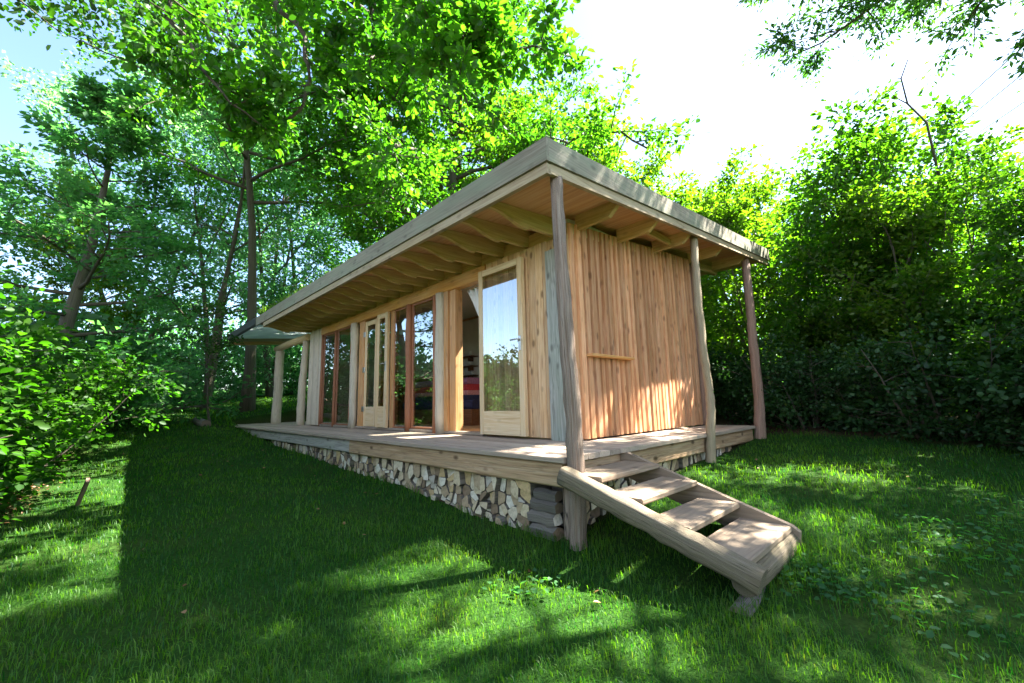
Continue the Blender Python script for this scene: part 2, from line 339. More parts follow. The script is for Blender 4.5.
class Plant:
    """grows a branching skeleton, collects bark tubes and leaf positions"""
    def __init__(s, seed): s.r = np.random.RandomState(seed); s.mb = MB(); s.P = []; s.D = []; s.N = []; s.T = []
    def path(s, p, d, L, n, wander, lift):
        pts = [np.array(p, float)]; d = np.array(d, float); d /= np.linalg.norm(d)
        for i in range(n):
            d = d+s.r.randn(3)*wander; d[2] += lift; d /= np.linalg.norm(d)
            pts.append(pts[-1]+d*L/n)
        return np.array(pts)
    def at(s, pts, t):
        x = t*(len(pts)-1); i = min(int(x), len(pts)-2); return pts[i]+(pts[i+1]-pts[i])*(x-i), unit(pts[i+1]-pts[i])
    def limb(s, pts, r0, r1, sides=6): s.mb.tube(pts, np.linspace(r0, r1, len(pts)), sides, wob=.12 if r0 > .05 else 0, rng=s.r)
    def spray(s, pts, m, spread, flat, tone, t0=.1):
        k = s.r.rand(m)*(1-t0)+t0; x = k*(len(pts)-1); i = np.minimum(x.astype(int), len(pts)-2); f = (x-i)[:, None]
        base = pts[i]*(1-f)+pts[i+1]*f; dr = unit(pts[i+1]-pts[i])
        off = s.r.randn(m, 3); off[:, 2] *= (1-flat*.75)
        s.P.append(base+off*spread*.5*s.r.rand(m, 1)); s.D.append(dr*.6+unit(off)*.9+np.array([0, 0, -.15]))
        nn = s.r.randn(m, 3)*(1.05-flat*.7); nn[:, 2] += .9; s.N.append(nn); s.T.append(np.clip(tone+s.r.randn(m)*.22, 0, 1))
    def build(s, name, label, cat, loc, barkmat, leafmat_, leaf, group=None, six=False, parts=('trunk', 'crown')):
        root = thing(name, loc, label, cat, group)
        L = leaf[0]*(1+.9*(s.r.rand(sum(map(len, s.P)))-.5)); W = L*leaf[1]
        tr = s.mb.build(parts[0], barkmat, None, fix=False); tr.parent = root
        me = leaf_mesh(parts[1], np.concatenate(s.P), np.concatenate(s.D), np.concatenate(s.N), L, W, np.concatenate(s.T), leafmat_, six)
        c = link(parts[1], me, root); s.root = root; return root

def copy_thing(src, loc, rz, sc, label):
    r = src.copy(); COL.objects.link(r); r.location = loc; r.rotation_euler = (0, 0, rz); r.scale = (sc, sc, sc); r['label'] = label
    for ch in list(src.children):
        c = ch.copy(); COL.objects.link(c); c.parent = r
    return r

def grow_tree(seed, H, Rc, base=.3, nl=18, n2=7, n3=5, m=24, r0=.16, elev=(10, 65), lift=.03, flat=.5, profile='round', lean=(0, 0), spread=.28, stems=1, gap=.0, sublen=.45):
    p = Plant(seed); r = p.r
    for sidx in range(stems):
        a0 = r.rand()*6.28; ln = np.array([lean[0]+(.22*math.cos(a0) if stems > 1 else 0), lean[1]+(.22*math.sin(a0) if stems > 1 else 0), 1])
        h = H*(1-.15*r.rand()*(stems > 1))
        tp = p.path((0, 0, -.3), ln, h+.3, 9, .05, .02); rr = r0*(.8 if stems > 1 else 1)
        p.mb.tube(tp, np.linspace(rr, rr*.12, len(tp))*np.concatenate([[1.5, 1.1], np.ones(len(tp)-2)]), 9, wob=.12, rng=r)
        ang = r.rand()*6.28
        for i in range(nl//stems):
            t = base+(1-base)*((i+r.rand()*.7)/(nl//stems)); t = min(t, .985)
            q = (t-base)/(1-base)
            pf = {'round': .35+.75*math.sqrt(max(0, 1-(2*q-.85)**2/1.4)), 'cone': 1.05-.85*q, 'top': .4+.7*q if q < .7 else 1.1-.9*(q-.55)}[profile]
            ang += 2.4+r.randn()*.35; el = R(elev[0]+(elev[1]-elev[0])*q+r.randn()*7)
            b, td = p.at(tp, t);
            L = RADIUS(Rc, pf)*(.8+.4*r.rand())
            lp = p.path(b, (math.cos(ang)*math.cos(el), math.sin(ang)*math.cos(el), math.sin(el)), L, 6, .10, lift)
            lr = max(.012, rr*.32*(1-.6*q)*min(1.1, L/3+.3)); p.limb(lp, lr, lr*.25, 6)
            if r.rand() < gap: continue
            for j in range(n2):
                tt = .25+.75*(j+r.rand()*.8)/n2; tt = min(tt, .99); bb, d = p.at(lp, tt)
                sd = unit(np.cross(d, (0, 0, 1)))*(1 if j % 2 else -1)
                dd = d*.7+sd*(.9+.3*r.randn())+np.array([0, 0, .15*(1-flat)])+r.randn(3)*.2
                sp = p.path(bb, dd, L*sublen*(1.1-.5*tt)*(.7+.6*r.rand()), 4, .12, lift*.6); p.limb(sp, lr*.3, .006, 4)
                tone = .25+.5*r.rand()
                for k in range(n3):
                    b3, d3 = p.at(sp, min(.99, .2+.8*(k+r.rand())/n3)); tw = p.path(b3, d3*.6+r.randn(3)*np.array([.7, .7, .35]), L*.16*(.6+.8*r.rand())+.08, 3, .1, 0)
                    p.spray(tw, m, spread, flat, tone+r.randn()*.12)
    return p
def RADIUS(a, b): return a*b

def grow_shrub(seed, H, Rr, stems=9, n2=9, n3=3, m=14, r0=.02, flat=.4, spread=.18, lowfill=.15):
    p = Plant(seed); r = p.r
    for i in range(stems):
        a = 6.283*(i+r.rand()*.8)/stems; k = r.rand()**.6
        d = (math.cos(a)*Rr*k/H, math.sin(a)*Rr*k/H, .85)
        L = H*(.75+.4*r.rand()); sp = p.path((math.cos(a)*Rr*.25*k, math.sin(a)*Rr*.25*k, -.1), d, L, 7, .09, .015); p.limb(sp, r0*(.7+.6*r.rand()), r0*.15, 6)
        for j in range(n2):
            t = lowfill+(1-lowfill)*(j+r.rand())/n2; b, dr = p.at(sp, min(.99, t)); aa = r.rand()*6.283
            q = p.path(b, (math.cos(aa), math.sin(aa), .25+.3*r.rand()), Rr*(.55-.2*t)*(.6+.7*r.rand()), 4, .12, -.03); p.limb(q, r0*.3, .003, 4)
            tone = .3+.45*r.rand()
            for k2 in range(n3):
                b3, d3 = p.at(q, .25+.7*(k2+r.rand())/n3); tw = p.path(b3, d3+r.randn(3)*.6, .2+.12*r.rand(), 3, .1, -.04)
                p.spray(tw, m, spread, flat, tone+r.randn()*.1)
    return p

# ------------------------------------------------------------------ ground
FX = np.array([-60, -24, -16, -13, -10.08, -8.39, -4.48, -2.34, -1.26, -.3, .5, 1.5, 4, 12, 60]); FZ = np.array([2.2, 1.0, .48, .2, .0, -.22, -.423, -.49, -.575, -.60, -.60, -.62, -.66, -.75, -1])
GY = np.array([-60, -8, -4, -2.3, -1, 0, 1.9, 3, 4.1, 6, 10, 20, 60]); GZ = np.array([-1.6, -.38, -.2, -.1, -.05, 0, .27, .32, .42, .55, .8, 1.2, 2.5])
def ground0(x, y): return np.interp(x, FX, FZ)+np.interp(y, GY, GZ)+.012*np.sin(x*2.1+y*1.3)+.01*np.sin(y*3.3-x*1.7)
def under_deck(x, y, e=.0): return (x > -11.28-e) & (x < -.02+e) & (y > .06-e) & (y < 4.2+e)
def gz(x, y):
    x = np.asarray(x, float); y = np.asarray(y, float); z = ground0(x, y)
    return np.where(under_deck(x, y), np.minimum(z, -.25), z)
def hedge_y(x): return np.interp(x, [-30, -13, -8, -5, -3, 0, 3], [-1.7, -2.45, -2.72, -2.85, -3.05, -3.5, -4.0])   # foot of the left hedge

def make_ground():
    xs = np.unique(np.concatenate([np.linspace(-14, 5, 153), -14-np.geomspace(.3, 500, 40), 5+np.geomspace(.3, 500, 40)]))
    ys = np.unique(np.concatenate([np.linspace(-5, 8, 105), [-.02, .04, .06, .08, 4.18, 4.22], -5-np.geomspace(.3, 500, 40), 8+np.geomspace(.3, 500, 40)]))
    X, Y = np.meshgrid(xs, ys); Z = gz(X, Y); V = np.column_stack([X.ravel(), Y.ravel(), Z.ravel()])
    nx, ny = len(xs), len(ys); i = np.arange(nx-1)[None, :]+np.arange(ny-1)[:, None]*nx; i = i.ravel()
    F = np.column_stack([i, i+1, i+1+nx, i+nx])
    me = rawmesh('ground', V, F, np.zeros(len(V)), M['ground']); me.polygons.foreach_set('use_smooth', np.ones(len(F), bool))
    soil = np.clip((hedge_y(X)+.12-Y)/.35, 0, 1)+np.clip((Y-(4.4+.0*X))/.5, 0, 1)*(X > -1.5)*(Y < 12)
    soil = np.maximum(soil, under_deck(X, Y)*1.0)
    a = me.attributes.new('soil', 'FLOAT', 'POINT'); a.data.foreach_set('value', np.clip(soil, 0, 1).ravel().astype(np.float32))
    tag(link('lawn_ground', me), kind='structure')
make_ground()

def make_grass():
    r = np.random.RandomState(3); out = []
    for (r0, r1, dens, h, w) in ((.5, 2.4, 6400, .042, .0028), (2.4, 4.2, 3400, .046, .0036), (4.2, 7, 1300, .05, .0055), (7, 12, 520, .055, .009), (12, 20, 180, .07, .016)):
        n = int(dens*math.pi*(r1*r1-r0*r0)*.36)
        a = math.pi/2-YAW+(r.rand(n)-.5)*2*math.pi*.36; d = np.sqrt(r.rand(n)*(r1*r1-r0*r0)+r0*r0)
        x = CAM[0]+np.cos(a)*d; y = CAM[1]+np.sin(a)*d
        cl = np.sin(x*5.1+np.sin(y*3.7)*2)*np.sin(y*4.3+np.sin(x*2.9)*2)
        keep = ~under_deck(x, y, .03) & (y > hedge_y(x)+.05+.1*r.randn(n)) & ~((x > -1.5) & (y > 4.9-.28*x+.2*r.randn(n))) & (r.rand(n) < .8+.25*cl)
        x, y, cl = x[keep], y[keep], cl[keep]; n = len(x)
        tall = 1+.9*np.exp(-((x+.9)**2*0+ (np.minimum(abs(y), 9)/.14)**2))*(x < .3)+.8*np.exp(-((x-1.2)/.25)**2-((y-.35)/.5)**2)
        hh = h*(.55+.8*r.rand(n)+.25*cl)*tall; out.append((x, y, hh, np.full(n, w)*(.7+.6*r.rand(n)), cl))
    x, y, h, w, cl = [np.concatenate([o[i] for o in out]) for i in range(5)]; n = len(x)
    z = gz(x, y)-.004; a = r.rand(n)*6.283; b = a+r.randn(n)*.3; ln = .25+.55*r.rand(n)
    P = np.column_stack([x, y, z]); S = np.column_stack([np.cos(a+1.57), np.sin(a+1.57), 0*a]); D = np.column_stack([np.cos(b), np.sin(b), 0*a]); U = np.array([0, 0, 1.0])
    H = h[:, None]; W = w[:, None]; l = ln[:, None]
    mid = P+U*H*.6+D*H*l*.3; tip = P+U*H*(1.05-.45*l)+D*H*l*1.1
    V = np.stack([P-S*W*.5, P+S*W*.5, mid+S*W*.42, mid-S*W*.42, tip], 1).reshape(-1, 3); i = np.arange(n)[:, None]*5
    pz = np.sin(x*1.7+np.sin(y*2.3)*1.5)*np.sin(y*2.1+np.sin(x*1.1)*2); tone = np.clip(.40+.24*r.randn(n)+.16*cl+.22*pz, 0, 1)
    me = rawmesh('grass', V, i+np.array([0, 1, 2, 3]), np.repeat(tone, 5), M['grass'], i+np.array([3, 2, 4]))
    tag(link('lawn_grass', me), 'short green lawn grass growing around the cabin deck and steps', 'grass', kind='stuff')
make_grass()

def scatter_stuff():
    r = np.random.RandomState(8)
    # broad-leaved weeds among the grass, right of the steps
    n = 620; c = np.array([[2.05, 1.35], [1.9, 1.0], [2.3, 1.7], [1.7, .35], [1.35, .35], [.2, -.6]]); k = r.randint(0, 4, n); k[:110] = 4; k[110:150] = 5
    xy = c[k]+r.randn(n, 2)*np.where(k[:, None] > 3, .1, .2); z = gz(xy[:, 0], xy[:, 1])
    P = np.column_stack([xy, z+.02+.035*r.rand(n)]); D = r.randn(n, 3); D[:, 2] = .2; N = r.randn(n, 3)*.35; N[:, 2] += 1
    me = leaf_mesh('weeds', P, D, N, .022+.022*r.rand(n), .02+.012*r.rand(n), r.rand(n), M['weed'], True)
    tag(link('clover_patch', me), 'bluish green broad-leaved clover growing in the lawn right of the steps', 'clover', kind='stuff')
    n = 70; x = -8+11*r.rand(n); y = -2.2+5*r.rand(n); kk = ~under_deck(x, y, .2); x, y = x[kk], y[kk]
    x2 = -6+5*r.rand(500); y2 = hedge_y(x2)+.12*r.randn(500)-.1; x = np.concatenate([x, x2]); y = np.concatenate([y, y2]); n = len(x)
    P = np.column_stack([x, y, gz(x, y)+.02+.02*r.rand(n)]); D = r.randn(n, 3); D[:, 2] *= .2; N = r.randn(n, 3)*.5; N[:, 2] += 1
    me = leaf_mesh('dead', P, D, N, .022+.025*r.rand(n), .014+.012*r.rand(n), r.rand(n), M['deadleaf'], True)
    tag(link('fallen_leaves', me), 'brown fallen leaves scattered over the grass and along the hedge foot', 'leaf litter', kind='stuff')
scatter_stuff()

# ------------------------------------------------------------------ cabin
def zr(Y): return 2.4615+.092*(Y+.0155)                     # top of the roof edge
XR, XL, YF, YB = -.023, -11.85, -.0155, 6.05
YW, XW, XWL, YBW = .998, -.618, -8.245, 3.97
cabin = thing('garden_cabin', (-4.4, 2.4, 0), 'timber garden cabin clad in larch boards with a deep overhanging roof', 'cabin')

def strip_poly(y0, y1, o0, o1): return [(y0, zr(y0)-o0), (y1, zr(y1)-o0), (y1, zr(y1)-o1), (y0, zr(y0)-o1)]
RX0, RX1, RY0, RY1 = -3.0, -1.6, 1.9, 3.0                    # unseen roof light, added to brighten the room and sun the jamb
mb = MB()
mb.prism(strip_poly(YF+.02, RY0, .03, .185), -8.72, XR-.02, 'YZ'); mb.prism(strip_poly(RY1, YB-.02, .03, .185), -8.72, XR-.02, 'YZ'); mb.prism(strip_poly(RY0+.001, RY1-.001, .03, .185), -8.72, RX0, 'YZ'); mb.prism(strip_poly(RY0+.001, RY1-.001, .03, .185), RX1, XR-.02, 'YZ')
mb.build('roof', M['membrane'], cabin)
# front and side edge boards
mb = MB()
xs = [XR, -3.2, -6.1, -8.85]
for a, b in zip(xs, xs[1:]): mb.prism([(YF, zr(YF)), (YF+.03, zr(YF)), (YF+.03, zr(YF)-.2), (YF, zr(YF)-.2)], b+.003, a-.0, 'YZ')
f = mb.build('fascia', M['fascia'], cabin); f['label'] = 'greenish grey front roof edge board'
mb = MB(); mb.prism([(YF-.005, zr(YF)+.01), (YF+.03, zr(YF)+.01), (YF+.03, zr(YF)-.19), (YF-.005, zr(YF)-.15)], XL, -8.853, 'YZ')
f = mb.build('fascia', M['gutter'], cabin); f['label'] = 'dark wrapped roof edge at the far left'
mb = MB()
for y0, y1 in ((YF+.0305, 1.9), (1.903, 4.3), (4.303, YB)): mb.prism(strip_poly(y0, y1, .0, .2), XR-.03, XR, 'YZ')
f = mb.build('fascia', M['fascia'], cabin); f['label'] = 'grey right roof edge board'
mb = MB(); mb.prism(strip_poly(YF+.03, YB, .0, .2), XL, XL+.03, 'YZ'); mb.prism([(YB+.002, zr(YB)), (YB+.03, zr(YB)), (YB+.03, zr(YB)-.2), (YB+.002, zr(YB)-.2)], XL, XR, 'YZ'); mb.build('fascia', M['under_fascia'], cabin)
mb = MB()
for a, b in ((XR-.02, -4.3), (-4.303, -8.3)): mb.prism([(YF+.022, zr(YF)-.2035), (YF+.065, zr(YF)-.2035), (YF+.065, zr(YF)-.292), (YF+.022, zr(YF)-.292)], b, a, 'YZ')
y0 = YF+.0665
mb.prism(strip_poly(y0, YB, .2035, .288), XR-.062, XR-.0205, 'YZ')
mb.build('eaves_board', M['under_fascia'], cabin)
# soffit
mb = MB()
ys = [YF+.067, 1.2, 2.4, 3.6, 4.8, YB-.03]
for a, b in zip(ys, ys[1:]): mb.prism(strip_poly(a, b-.003, .19, .204), -1.4, XR-.064, 'YZ')
for a, b in zip(np.linspace(-1.4, -8.66, 7), np.linspace(-1.4, -8.66, 7)[1:]): mb.prism(strip_poly(YF+.067, 1.15, .19, .204), b+.003, a, 'YZ')
mb.build('soffit', M['soffit'], cabin)
mb = MB(); mb.prism(strip_poly(YF+.035, YB-.035, .10, .112), XL+.035, -8.74, 'YZ'); s_ = mb.build('canopy_sheet', M['soffit_pale'], cabin); s_['label'] = 'pale see-through sheet over the far left end of the deck'
mb = MB()
mb.prism(strip_poly(YF+.05, YB-.1, .206, .30), XL+.03, XL+.10, 'YZ')
for yy in (1.9, 3.2): mb.prism(strip_poly(yy, yy+.05, .206, .30), XL+.1, -8.4, 'YZ')
mb.build('outlooker', M['soffit'], cabin)
mb = MB()
mb.prism(strip_poly(RY0-.06, RY1+.06, -.05, .33), RX0-.05, RX0-.001, 'YZ'); mb.prism(strip_poly(RY0-.06, RY1+.06, -.05, .33), RX1+.001, RX1+.05, 'YZ')
mb.prism(strip_poly(RY0-.06, RY0-.001, -.05, .33), RX0, RX1, 'YZ'); mb.prism(strip_poly(RY1+.001, RY1+.06, -.05, .33), RX0, RX1, 'YZ')
rl = mb.build('added_roof_light', M['frame'], cabin)
mb = MB(); mb.prism(strip_poly(RY0-.05, RY1+.05, -.065, -.052), RX0-.04, RX1+.04, 'YZ'); mb.build('pane', M['glass'], rl)
# rafter tails with ogee undersides
def rafter_poly():
    P = [(.05, zr(.05)-.206)]; top = [(1.12, zr(1.12)-.206)]
    bot = []
    for t in np.linspace(0, 1, 15):
        y = .05+t*.53; q = max(0, (t-.12)/.88); e = q*q*(3-2*q); bot.append((y, zr(y)-.206-(.078+.122*e)))
    bot += [(.582, 2.128), (.60, 2.138), (1.12, 2.158)]
    return P+top+bot[::-1]
RP = rafter_poly()
proto = None
for k in range(19):
    x = -.8131-.4229*k
    if proto is None:
        mb = MB(); mb.prism(RP, x-.03, x+.015, 'YZ', tone=.5); proto = mb.build('rafter', M['rafter'], cabin)
    else:
        c = proto.copy(); COL.objects.link(c); c.parent = cabin; c.location.x = -.4229*k; 
for i, yy in enumerate((1.16, 1.98, 2.86, 4.0, 5.0)):
    mb = MB(); mb.prism([(-.63, zr(yy)-.206), (XR-.066, zr(yy)-.206), (XR-.066, zr(yy)-.25), (-.22, zr(yy)-.36), (-.63, zr(yy)-.37)], yy-.025, yy+.025, 'XZ'); mb.build('rafter', M['rafter'], cabin)
mb = MB(); mb.box((-.40, 2.006, zr(2.4)-.30), (-.36, 2.834, zr(2.4)-.21)); mb.build('noggin', M['rafter'], cabin)
mb = MB(); mb.prism(strip_poly(1.02, 5.2, .30, .42), -.70, -.632, 'YZ'); mb.box((-8.3, 1.03, 2.13), (-.72, 1.1, 2.30)); mb.build('wall_plate', M['rafter'], cabin)

# --- walls
def vboards(mb, x0, x1, y, z0, z1, w, th, rng, gap=.003, jz=0):
    x = x0
    while x < x1-.01:
        ww = min(w*(.8+.4*rng.rand()), x1-x); 
        if x1-x-ww < .03: ww = x1-x
        mb.box((x+gap/2, y-th*(.8+.4*rng.rand()), z0), (x+ww-gap/2, y+.02, z1+jz*rng.rand()), axis=2, segs=3, wob=.01); x += ww
rg = np.random.RandomState(4)
mb = MB(); vboards(mb, XWL, -7.50, YW, .02, 2.125, .1, .02, rg)
w_ = mb.build('front_wall', M['board_pale'], cabin); w_['label'] = 'pale silvery vertical boards at the far end'
mb = MB(); vboards(mb, -1.93, -.93, YW, .02, 2.125, .105, .02, rg); mb.box((-2.03, YW, .02), (XW-.02, YW+.1, 2.125)); mb.build('front_wall', M['board_front'], cabin)
mb = MB(); mb.box((-.93, YW-.045, .0), (-.68, YW+.05, 2.0), axis=2, ch=.01, segs=6, wob=.03); c_ = mb.build('corner_post', M['grey_board'], cabin); c_['label'] = 'wide weathered grey corner post'
# side wall, board on board with waney edges
mb = MB(); mb.prism([(YW+.03, .02), (YBW, .02), (YBW, zr(YBW)-.3), (YW+.03, zr(YW)-.3)], XW-.10, XW-.028, 'YZ', tone=.2)
y = YW+.015
while y < YBW-.03:
    w = .055+.032*rg.rand(); yy = np.linspace(.012+.003*rg.rand(), zr(y)-.31, 12)
    th = .026+.014*rg.rand(); ph = rg.rand(2)*6
    L, Rr = y+.002*np.sin(yy*3+ph[0])+.001*rg.randn(12), y+w+.0025*np.sin(yy*2.3+ph[1])+.001*rg.randn(12)
    V = []; G = []; off = rg.rand(3)*40
    for l, r_, z in zip(L, Rr, yy):
        V += [(XW-.027, l-.004, z), (XW-.027+th, l+.006, z), (XW-.027+th, r_-.006, z), (XW-.027, r_+.004, z)]; G += [(z+off[0], l+off[1], off[2]), (z+off[0], l+off[1], off[2]+.02), (z+off[0], r_+off[1], off[2]+.02), (z+off[0], r_+off[1], off[2])]
    F = []
    for i in range(11): F += [[i*4+j, i*4+j+1, i*4+4+j+1, i*4+4+j] for j in range(3)]
    F += [[0, 1, 2, 3], [44, 45, 46, 47]]
    mb.add(V, F, G, rg.rand()); y += w+.02+.022*rg.rand()
mb.build('side_wall', M['board_side'], cabin)
mb = MB(); mb.box((XW+.0, 1.20, .845), (XW+.085, 2.02, .872), ch=.004); l_ = mb.build('wall_ledge', M['header'], cabin); l_['label'] = 'narrow orange ledge on the side wall'
# back and left walls, floor, ceiling
mb = MB(); mb.box((XWL, YBW-.07, .02), (-5.2, YBW, 2.5), axis=2); mb.box((-3.0, YBW-.07, .02), (XW-.11, YBW, 2.5), axis=2); mb.box((-5.2, YBW-.07, .02), (-3.0, YBW, .95)); mb.box((-5.2, YBW-.07, 2.0), (-3.0, YBW, 2.5)); mb.build('back_wall', M['board_front'], cabin)  # unseen window opening added in the back wall to let light in
mb = MB(); mb.box((XWL-.01, YW+.03, .02), (XWL+.06, YBW-.075, 2.3), axis=1); mb.build('end_wall', M['board_front'], cabin)
mb = MB(); mb.box((XWL+.07, YW+.05, .0), (XW-.11, YBW-.08, .03), axis=0); mb.build('floor', M['floor_in'], cabin)
mb = MB(); mb.prism(strip_poly(YW+.12, RY0, .32, .36), XWL+.07, XW-.11, 'YZ'); mb.prism(strip_poly(RY1, YBW-.08, .32, .36), XWL+.07, XW-.11, 'YZ'); mb.prism(strip_poly(RY0+.001, RY1-.001, .32, .36), XWL+.07, RX0, 'YZ'); mb.prism(strip_poly(RY0+.001, RY1-.001, .32, .36), RX1, XW-.11, 'YZ'); mb.box((XWL+.07, YBW-.11, .035), (-5.2, YBW-.075, 2.4), axis=2); mb.box((-3, YBW-.11, .035), (XW-.11, YBW-.075, 2.4), axis=2); mb.box((-5.2, YBW-.11, .035), (-3, YBW-.075, .95)); mb.box((XWL+.065, YW+.12, .035), (XWL+.1, YBW-.12, 2.2), axis=1); mb.box((XW-.14, YW+.12, .035), (XW-.105, YBW-.12, 2.4), axis=1); mb.build('plaster_lining', M['plaster'], cabin)
mb = MB(); mb.box((-7.50, YW-.035, 1.955), (-1.94, YW+.09, 2.128), ch=.008, segs=8, wob=.01); mb.build('header_beam', M['header'], cabin)
mb = MB(); mb.box((-7.5, YW-.02, .004), (-2.03, YW+.09, .04)); mb.build('sill', M['deck'], cabin)

def frame_window(name, x0, x1, y, z0, z1, mat, fw=.04, fb=None, pane=True, depth=.05, handle=None):
    fb = fb or fw; mb = MB()
    mb.box((x0, y, z0), (x0+fw, y+depth, z1), axis=2); mb.box((x1-fw, y, z0), (x1, y+depth, z1), axis=2)
    mb.box((x0+fw+.0005, y+.001, z1-fw), (x1-fw-.0005, y+depth-.001, z1), axis=0); mb.box((x0+fw+.0005, y+.001, z0), (x1-fw-.0005, y+depth-.001, z0+fb), axis=0)
    f = mb.build(name, mat, cabin)
    mb = MB(); mb.box((x0+fw-.004, y+depth*.12, z0+fb-.004), (x1-fw+.004, y+depth*.12+.008, z1-fw+.004), axis=2, ch=.001); mb.build('pane', M['glass'], f)
    if handle:
        mb = MB(); hx = handle; mb.box((hx-.018, y-.008, .96), (hx+.018, y-.0005, 1.12), axis=2); mb.tube([(hx, y-.008, 1.08), (hx, y-.05, 1.08)], [.009, .009], 8); mb.tube([(hx, y-.05, 1.08), (hx-.1, y-.052, 1.078)], [.009, .008], 8); mb.build('handle', M['steel'], f)
    return f
Z0, Z1 = .042, 1.953
frame_window('window', -7.42, -6.77, YW+.004, Z0, Z1, M['frame_r'], .022)
frame_window('window', -6.67, -5.97, YW+.004, Z0, Z1, M['frame_r'], .022)
frame_window('window', -4.29, -3.87, YW+.004, Z0, Z1, M['frame_r'], .022)
frame_window('window', -3.74, -3.12, YW+.004, Z0, Z1, M['frame_r'], .03)
d_ = frame_window('door', -5.41, -4.93, YW+.015, Z0, 1.93, M['frame'], .085, .34); 
for zz in (.3, 1.0, 1.65):
    mb = MB(); mb.box((-5.45, YW-.004, zz), (-5.37, YW+.013, zz+.09), axis=2); mb.build('hinge', M['steel'], d_)
d_ = frame_window('door', -4.79, -4.42, YW-.06, Z0, 1.95, M['frame'], .085, .34, handle=-4.46); d_['label'] = 'half-open glazed door leaf with a lever handle'
d_ = frame_window('door', -1.99, -1.235, YW-.10, .03, 2.02, M['frame'], .075, .27, handle=-1.28, depth=.055); d_['label'] = 'large glazed sliding door leaf slid open over the boards'
def round_post(name, x, y, r, z0, z1, mat, wob=.06, jit=.0, n=9, lab=None, squash=1):
    mb = MB(); zz = np.linspace(z0, z1, n); pts = [(x+jit*rg.randn(), y+jit*rg.randn()*.5, z) for z in zz]
    mb.tube(pts, r*(1+.06*rg.randn(n)), 12, wob=wob, squash=squash, rng=rg); o = mb.build(name, mat, cabin)
    if lab: o['label'] = lab
    return o
for x, r in ((-7.46, .036), (-6.72, .036), (-5.94, .03), (-3.805, .055), (-3.07, .045)): round_post('mullion', x, YW-.002, r, .0, 1.955, M['frame_r'], .02)
round_post('frame_post', -5.75, YW-.03, .105, 0, 1.955, M['post_pale'], .1, .012, lab='pale peeled trunk post between window and door', squash=.6)
round_post('frame_post', -2.93, YW-.02, .085, 0, 1.955, M['post_pale'], .05, .003, lab='pale post left of the open doorway', squash=.8)
mb = MB()
for a, b in ((-5.62, -5.415), (-4.925, -4.80), (-4.415, -4.295)): mb.box((a, YW-.0, .035), (b, YW+.09, 1.953), axis=2)
mb.build('door_jamb', M['frame_o'], cabin)
mb = MB(); mb.box((-2.84, YW-.03, .035), (-2.74, YW+.1, 1.953), axis=2); mb.box((-2.735, YW-.005, .035), (-2.60, YW+.12, 1.953), axis=2); mb.build('door_jamb', M['frame_o'], cabin)
# posts that carry the roof
def natural_post(pts, rad, mat, lab, wob=.14):
    P = []; Rr = []
    for (a, b), (ra, rb) in zip(zip(pts, pts[1:]), zip(rad, rad[1:])):
        for t in np.linspace(0, 1, 7, endpoint=False):
            P.append(np.array(a)+(np.array(b)-np.array(a))*t+np.array([rg.randn(), rg.randn(), 0])*.0025); Rr.append((ra+(rb-ra)*t)*(1+.025*rg.randn()))
    P.append(np.array(pts[-1])); Rr.append(rad[-1])
    mb = MB(); mb.tube(P, Rr, 14, wob=wob, rng=rg); o = mb.build('porch_post', mat, cabin); o['label'] = lab; return o
natural_post([(.07, .05, -.68), (.085, .045, -.1), (.07, .05, .4), (.02, .07, 1.13), (-.10, .18, 2.285)], [.056, .060, .058, .054, .047], M['post'], 'twisted weathered grey post at the near corner', .2)
natural_post([(.055, 2.42, -.42), (.055, 2.50, .0), (.05, 2.59, .30), (.035, 2.62, .52), (.01, 2.62, .95), (-.06, 2.78, 1.6), (-.15, 3.05, 2.55)], [.054, .05, .046, .044, .044, .046, .046], M['post_mid'], 'pale crooked middle post of the side porch', .1)
natural_post([(.06, 4.14, -.35), (.05, 4.34, .35), (.03, 4.42, 1.1), (-.03, 4.68, 1.85), (-.16, 5.15, 2.75)], [.072, .064, .062, .06, .056], M['post_red'], 'reddish post at the back of the side porch', .12)
natural_post([(XW+.03, 4.06, .0), (XW+.02, 4.1, .8), (XW, 4.08, 1.4), (XW, 4.1, 2.5)], [.1, .085, .1, .09], M['post_red'], 'pinkish peeled post at the back corner of the wall', .12)
natural_post([(-10.45, .94, -.02), (-10.45, .95, .9), (-10.45, .95, 1.92)], [.12, .11, .105], M['post_pale'], 'split log post under the far left overhang', .12)
natural_post([(-8.42, .9, -.02), (-8.38, .9, .9), (-8.35, .93, 1.93)], [.09, .078, .068], M['post_pale'], 'tapering log post at the far end of the front wall', .12)
mb = MB(); mb.tube([(-10.75, .95, 2.0), (-9.6, .95, 2.02), (-8.30, .96, 2.03)], [.085, .085, .08], 12, wob=.06); mb.build('porch_beam', M['frame'], cabin)
# turf on the roof
def turf():
    r = np.random.RandomState(9); n = 9000; x = -8.7+(XR+8.6)*r.rand(n); y = np.where(r.rand(n) < .6, YF+.05+.35*r.rand(n)**2, YF+.05+(YB-YF-.1)*r.rand(n)); x = np.where(r.rand(n) < .15, XR-.06-.3*r.rand(n)**2, x)
    h = (.03+.05*r.rand(n))*(1+np.interp(x, [-8.7, -6.5, -3.5], [2.6, 1.2, 0])*r.rand(n)); a = r.rand(n)*6.28; P = np.column_stack([x, y, zr(y)-.03]); D = np.column_stack([np.cos(a)*.5, np.sin(a)*.5, np.ones(n)]); N = np.column_stack([np.sin(a), -np.cos(a), .3*np.ones(n)])
    me = leaf_mesh('roof_turf', P-np.array(cabin.location), D, N, h, h*.22, r.rand(n), M['lime']); link('roof_turf', me, cabin)
turf()

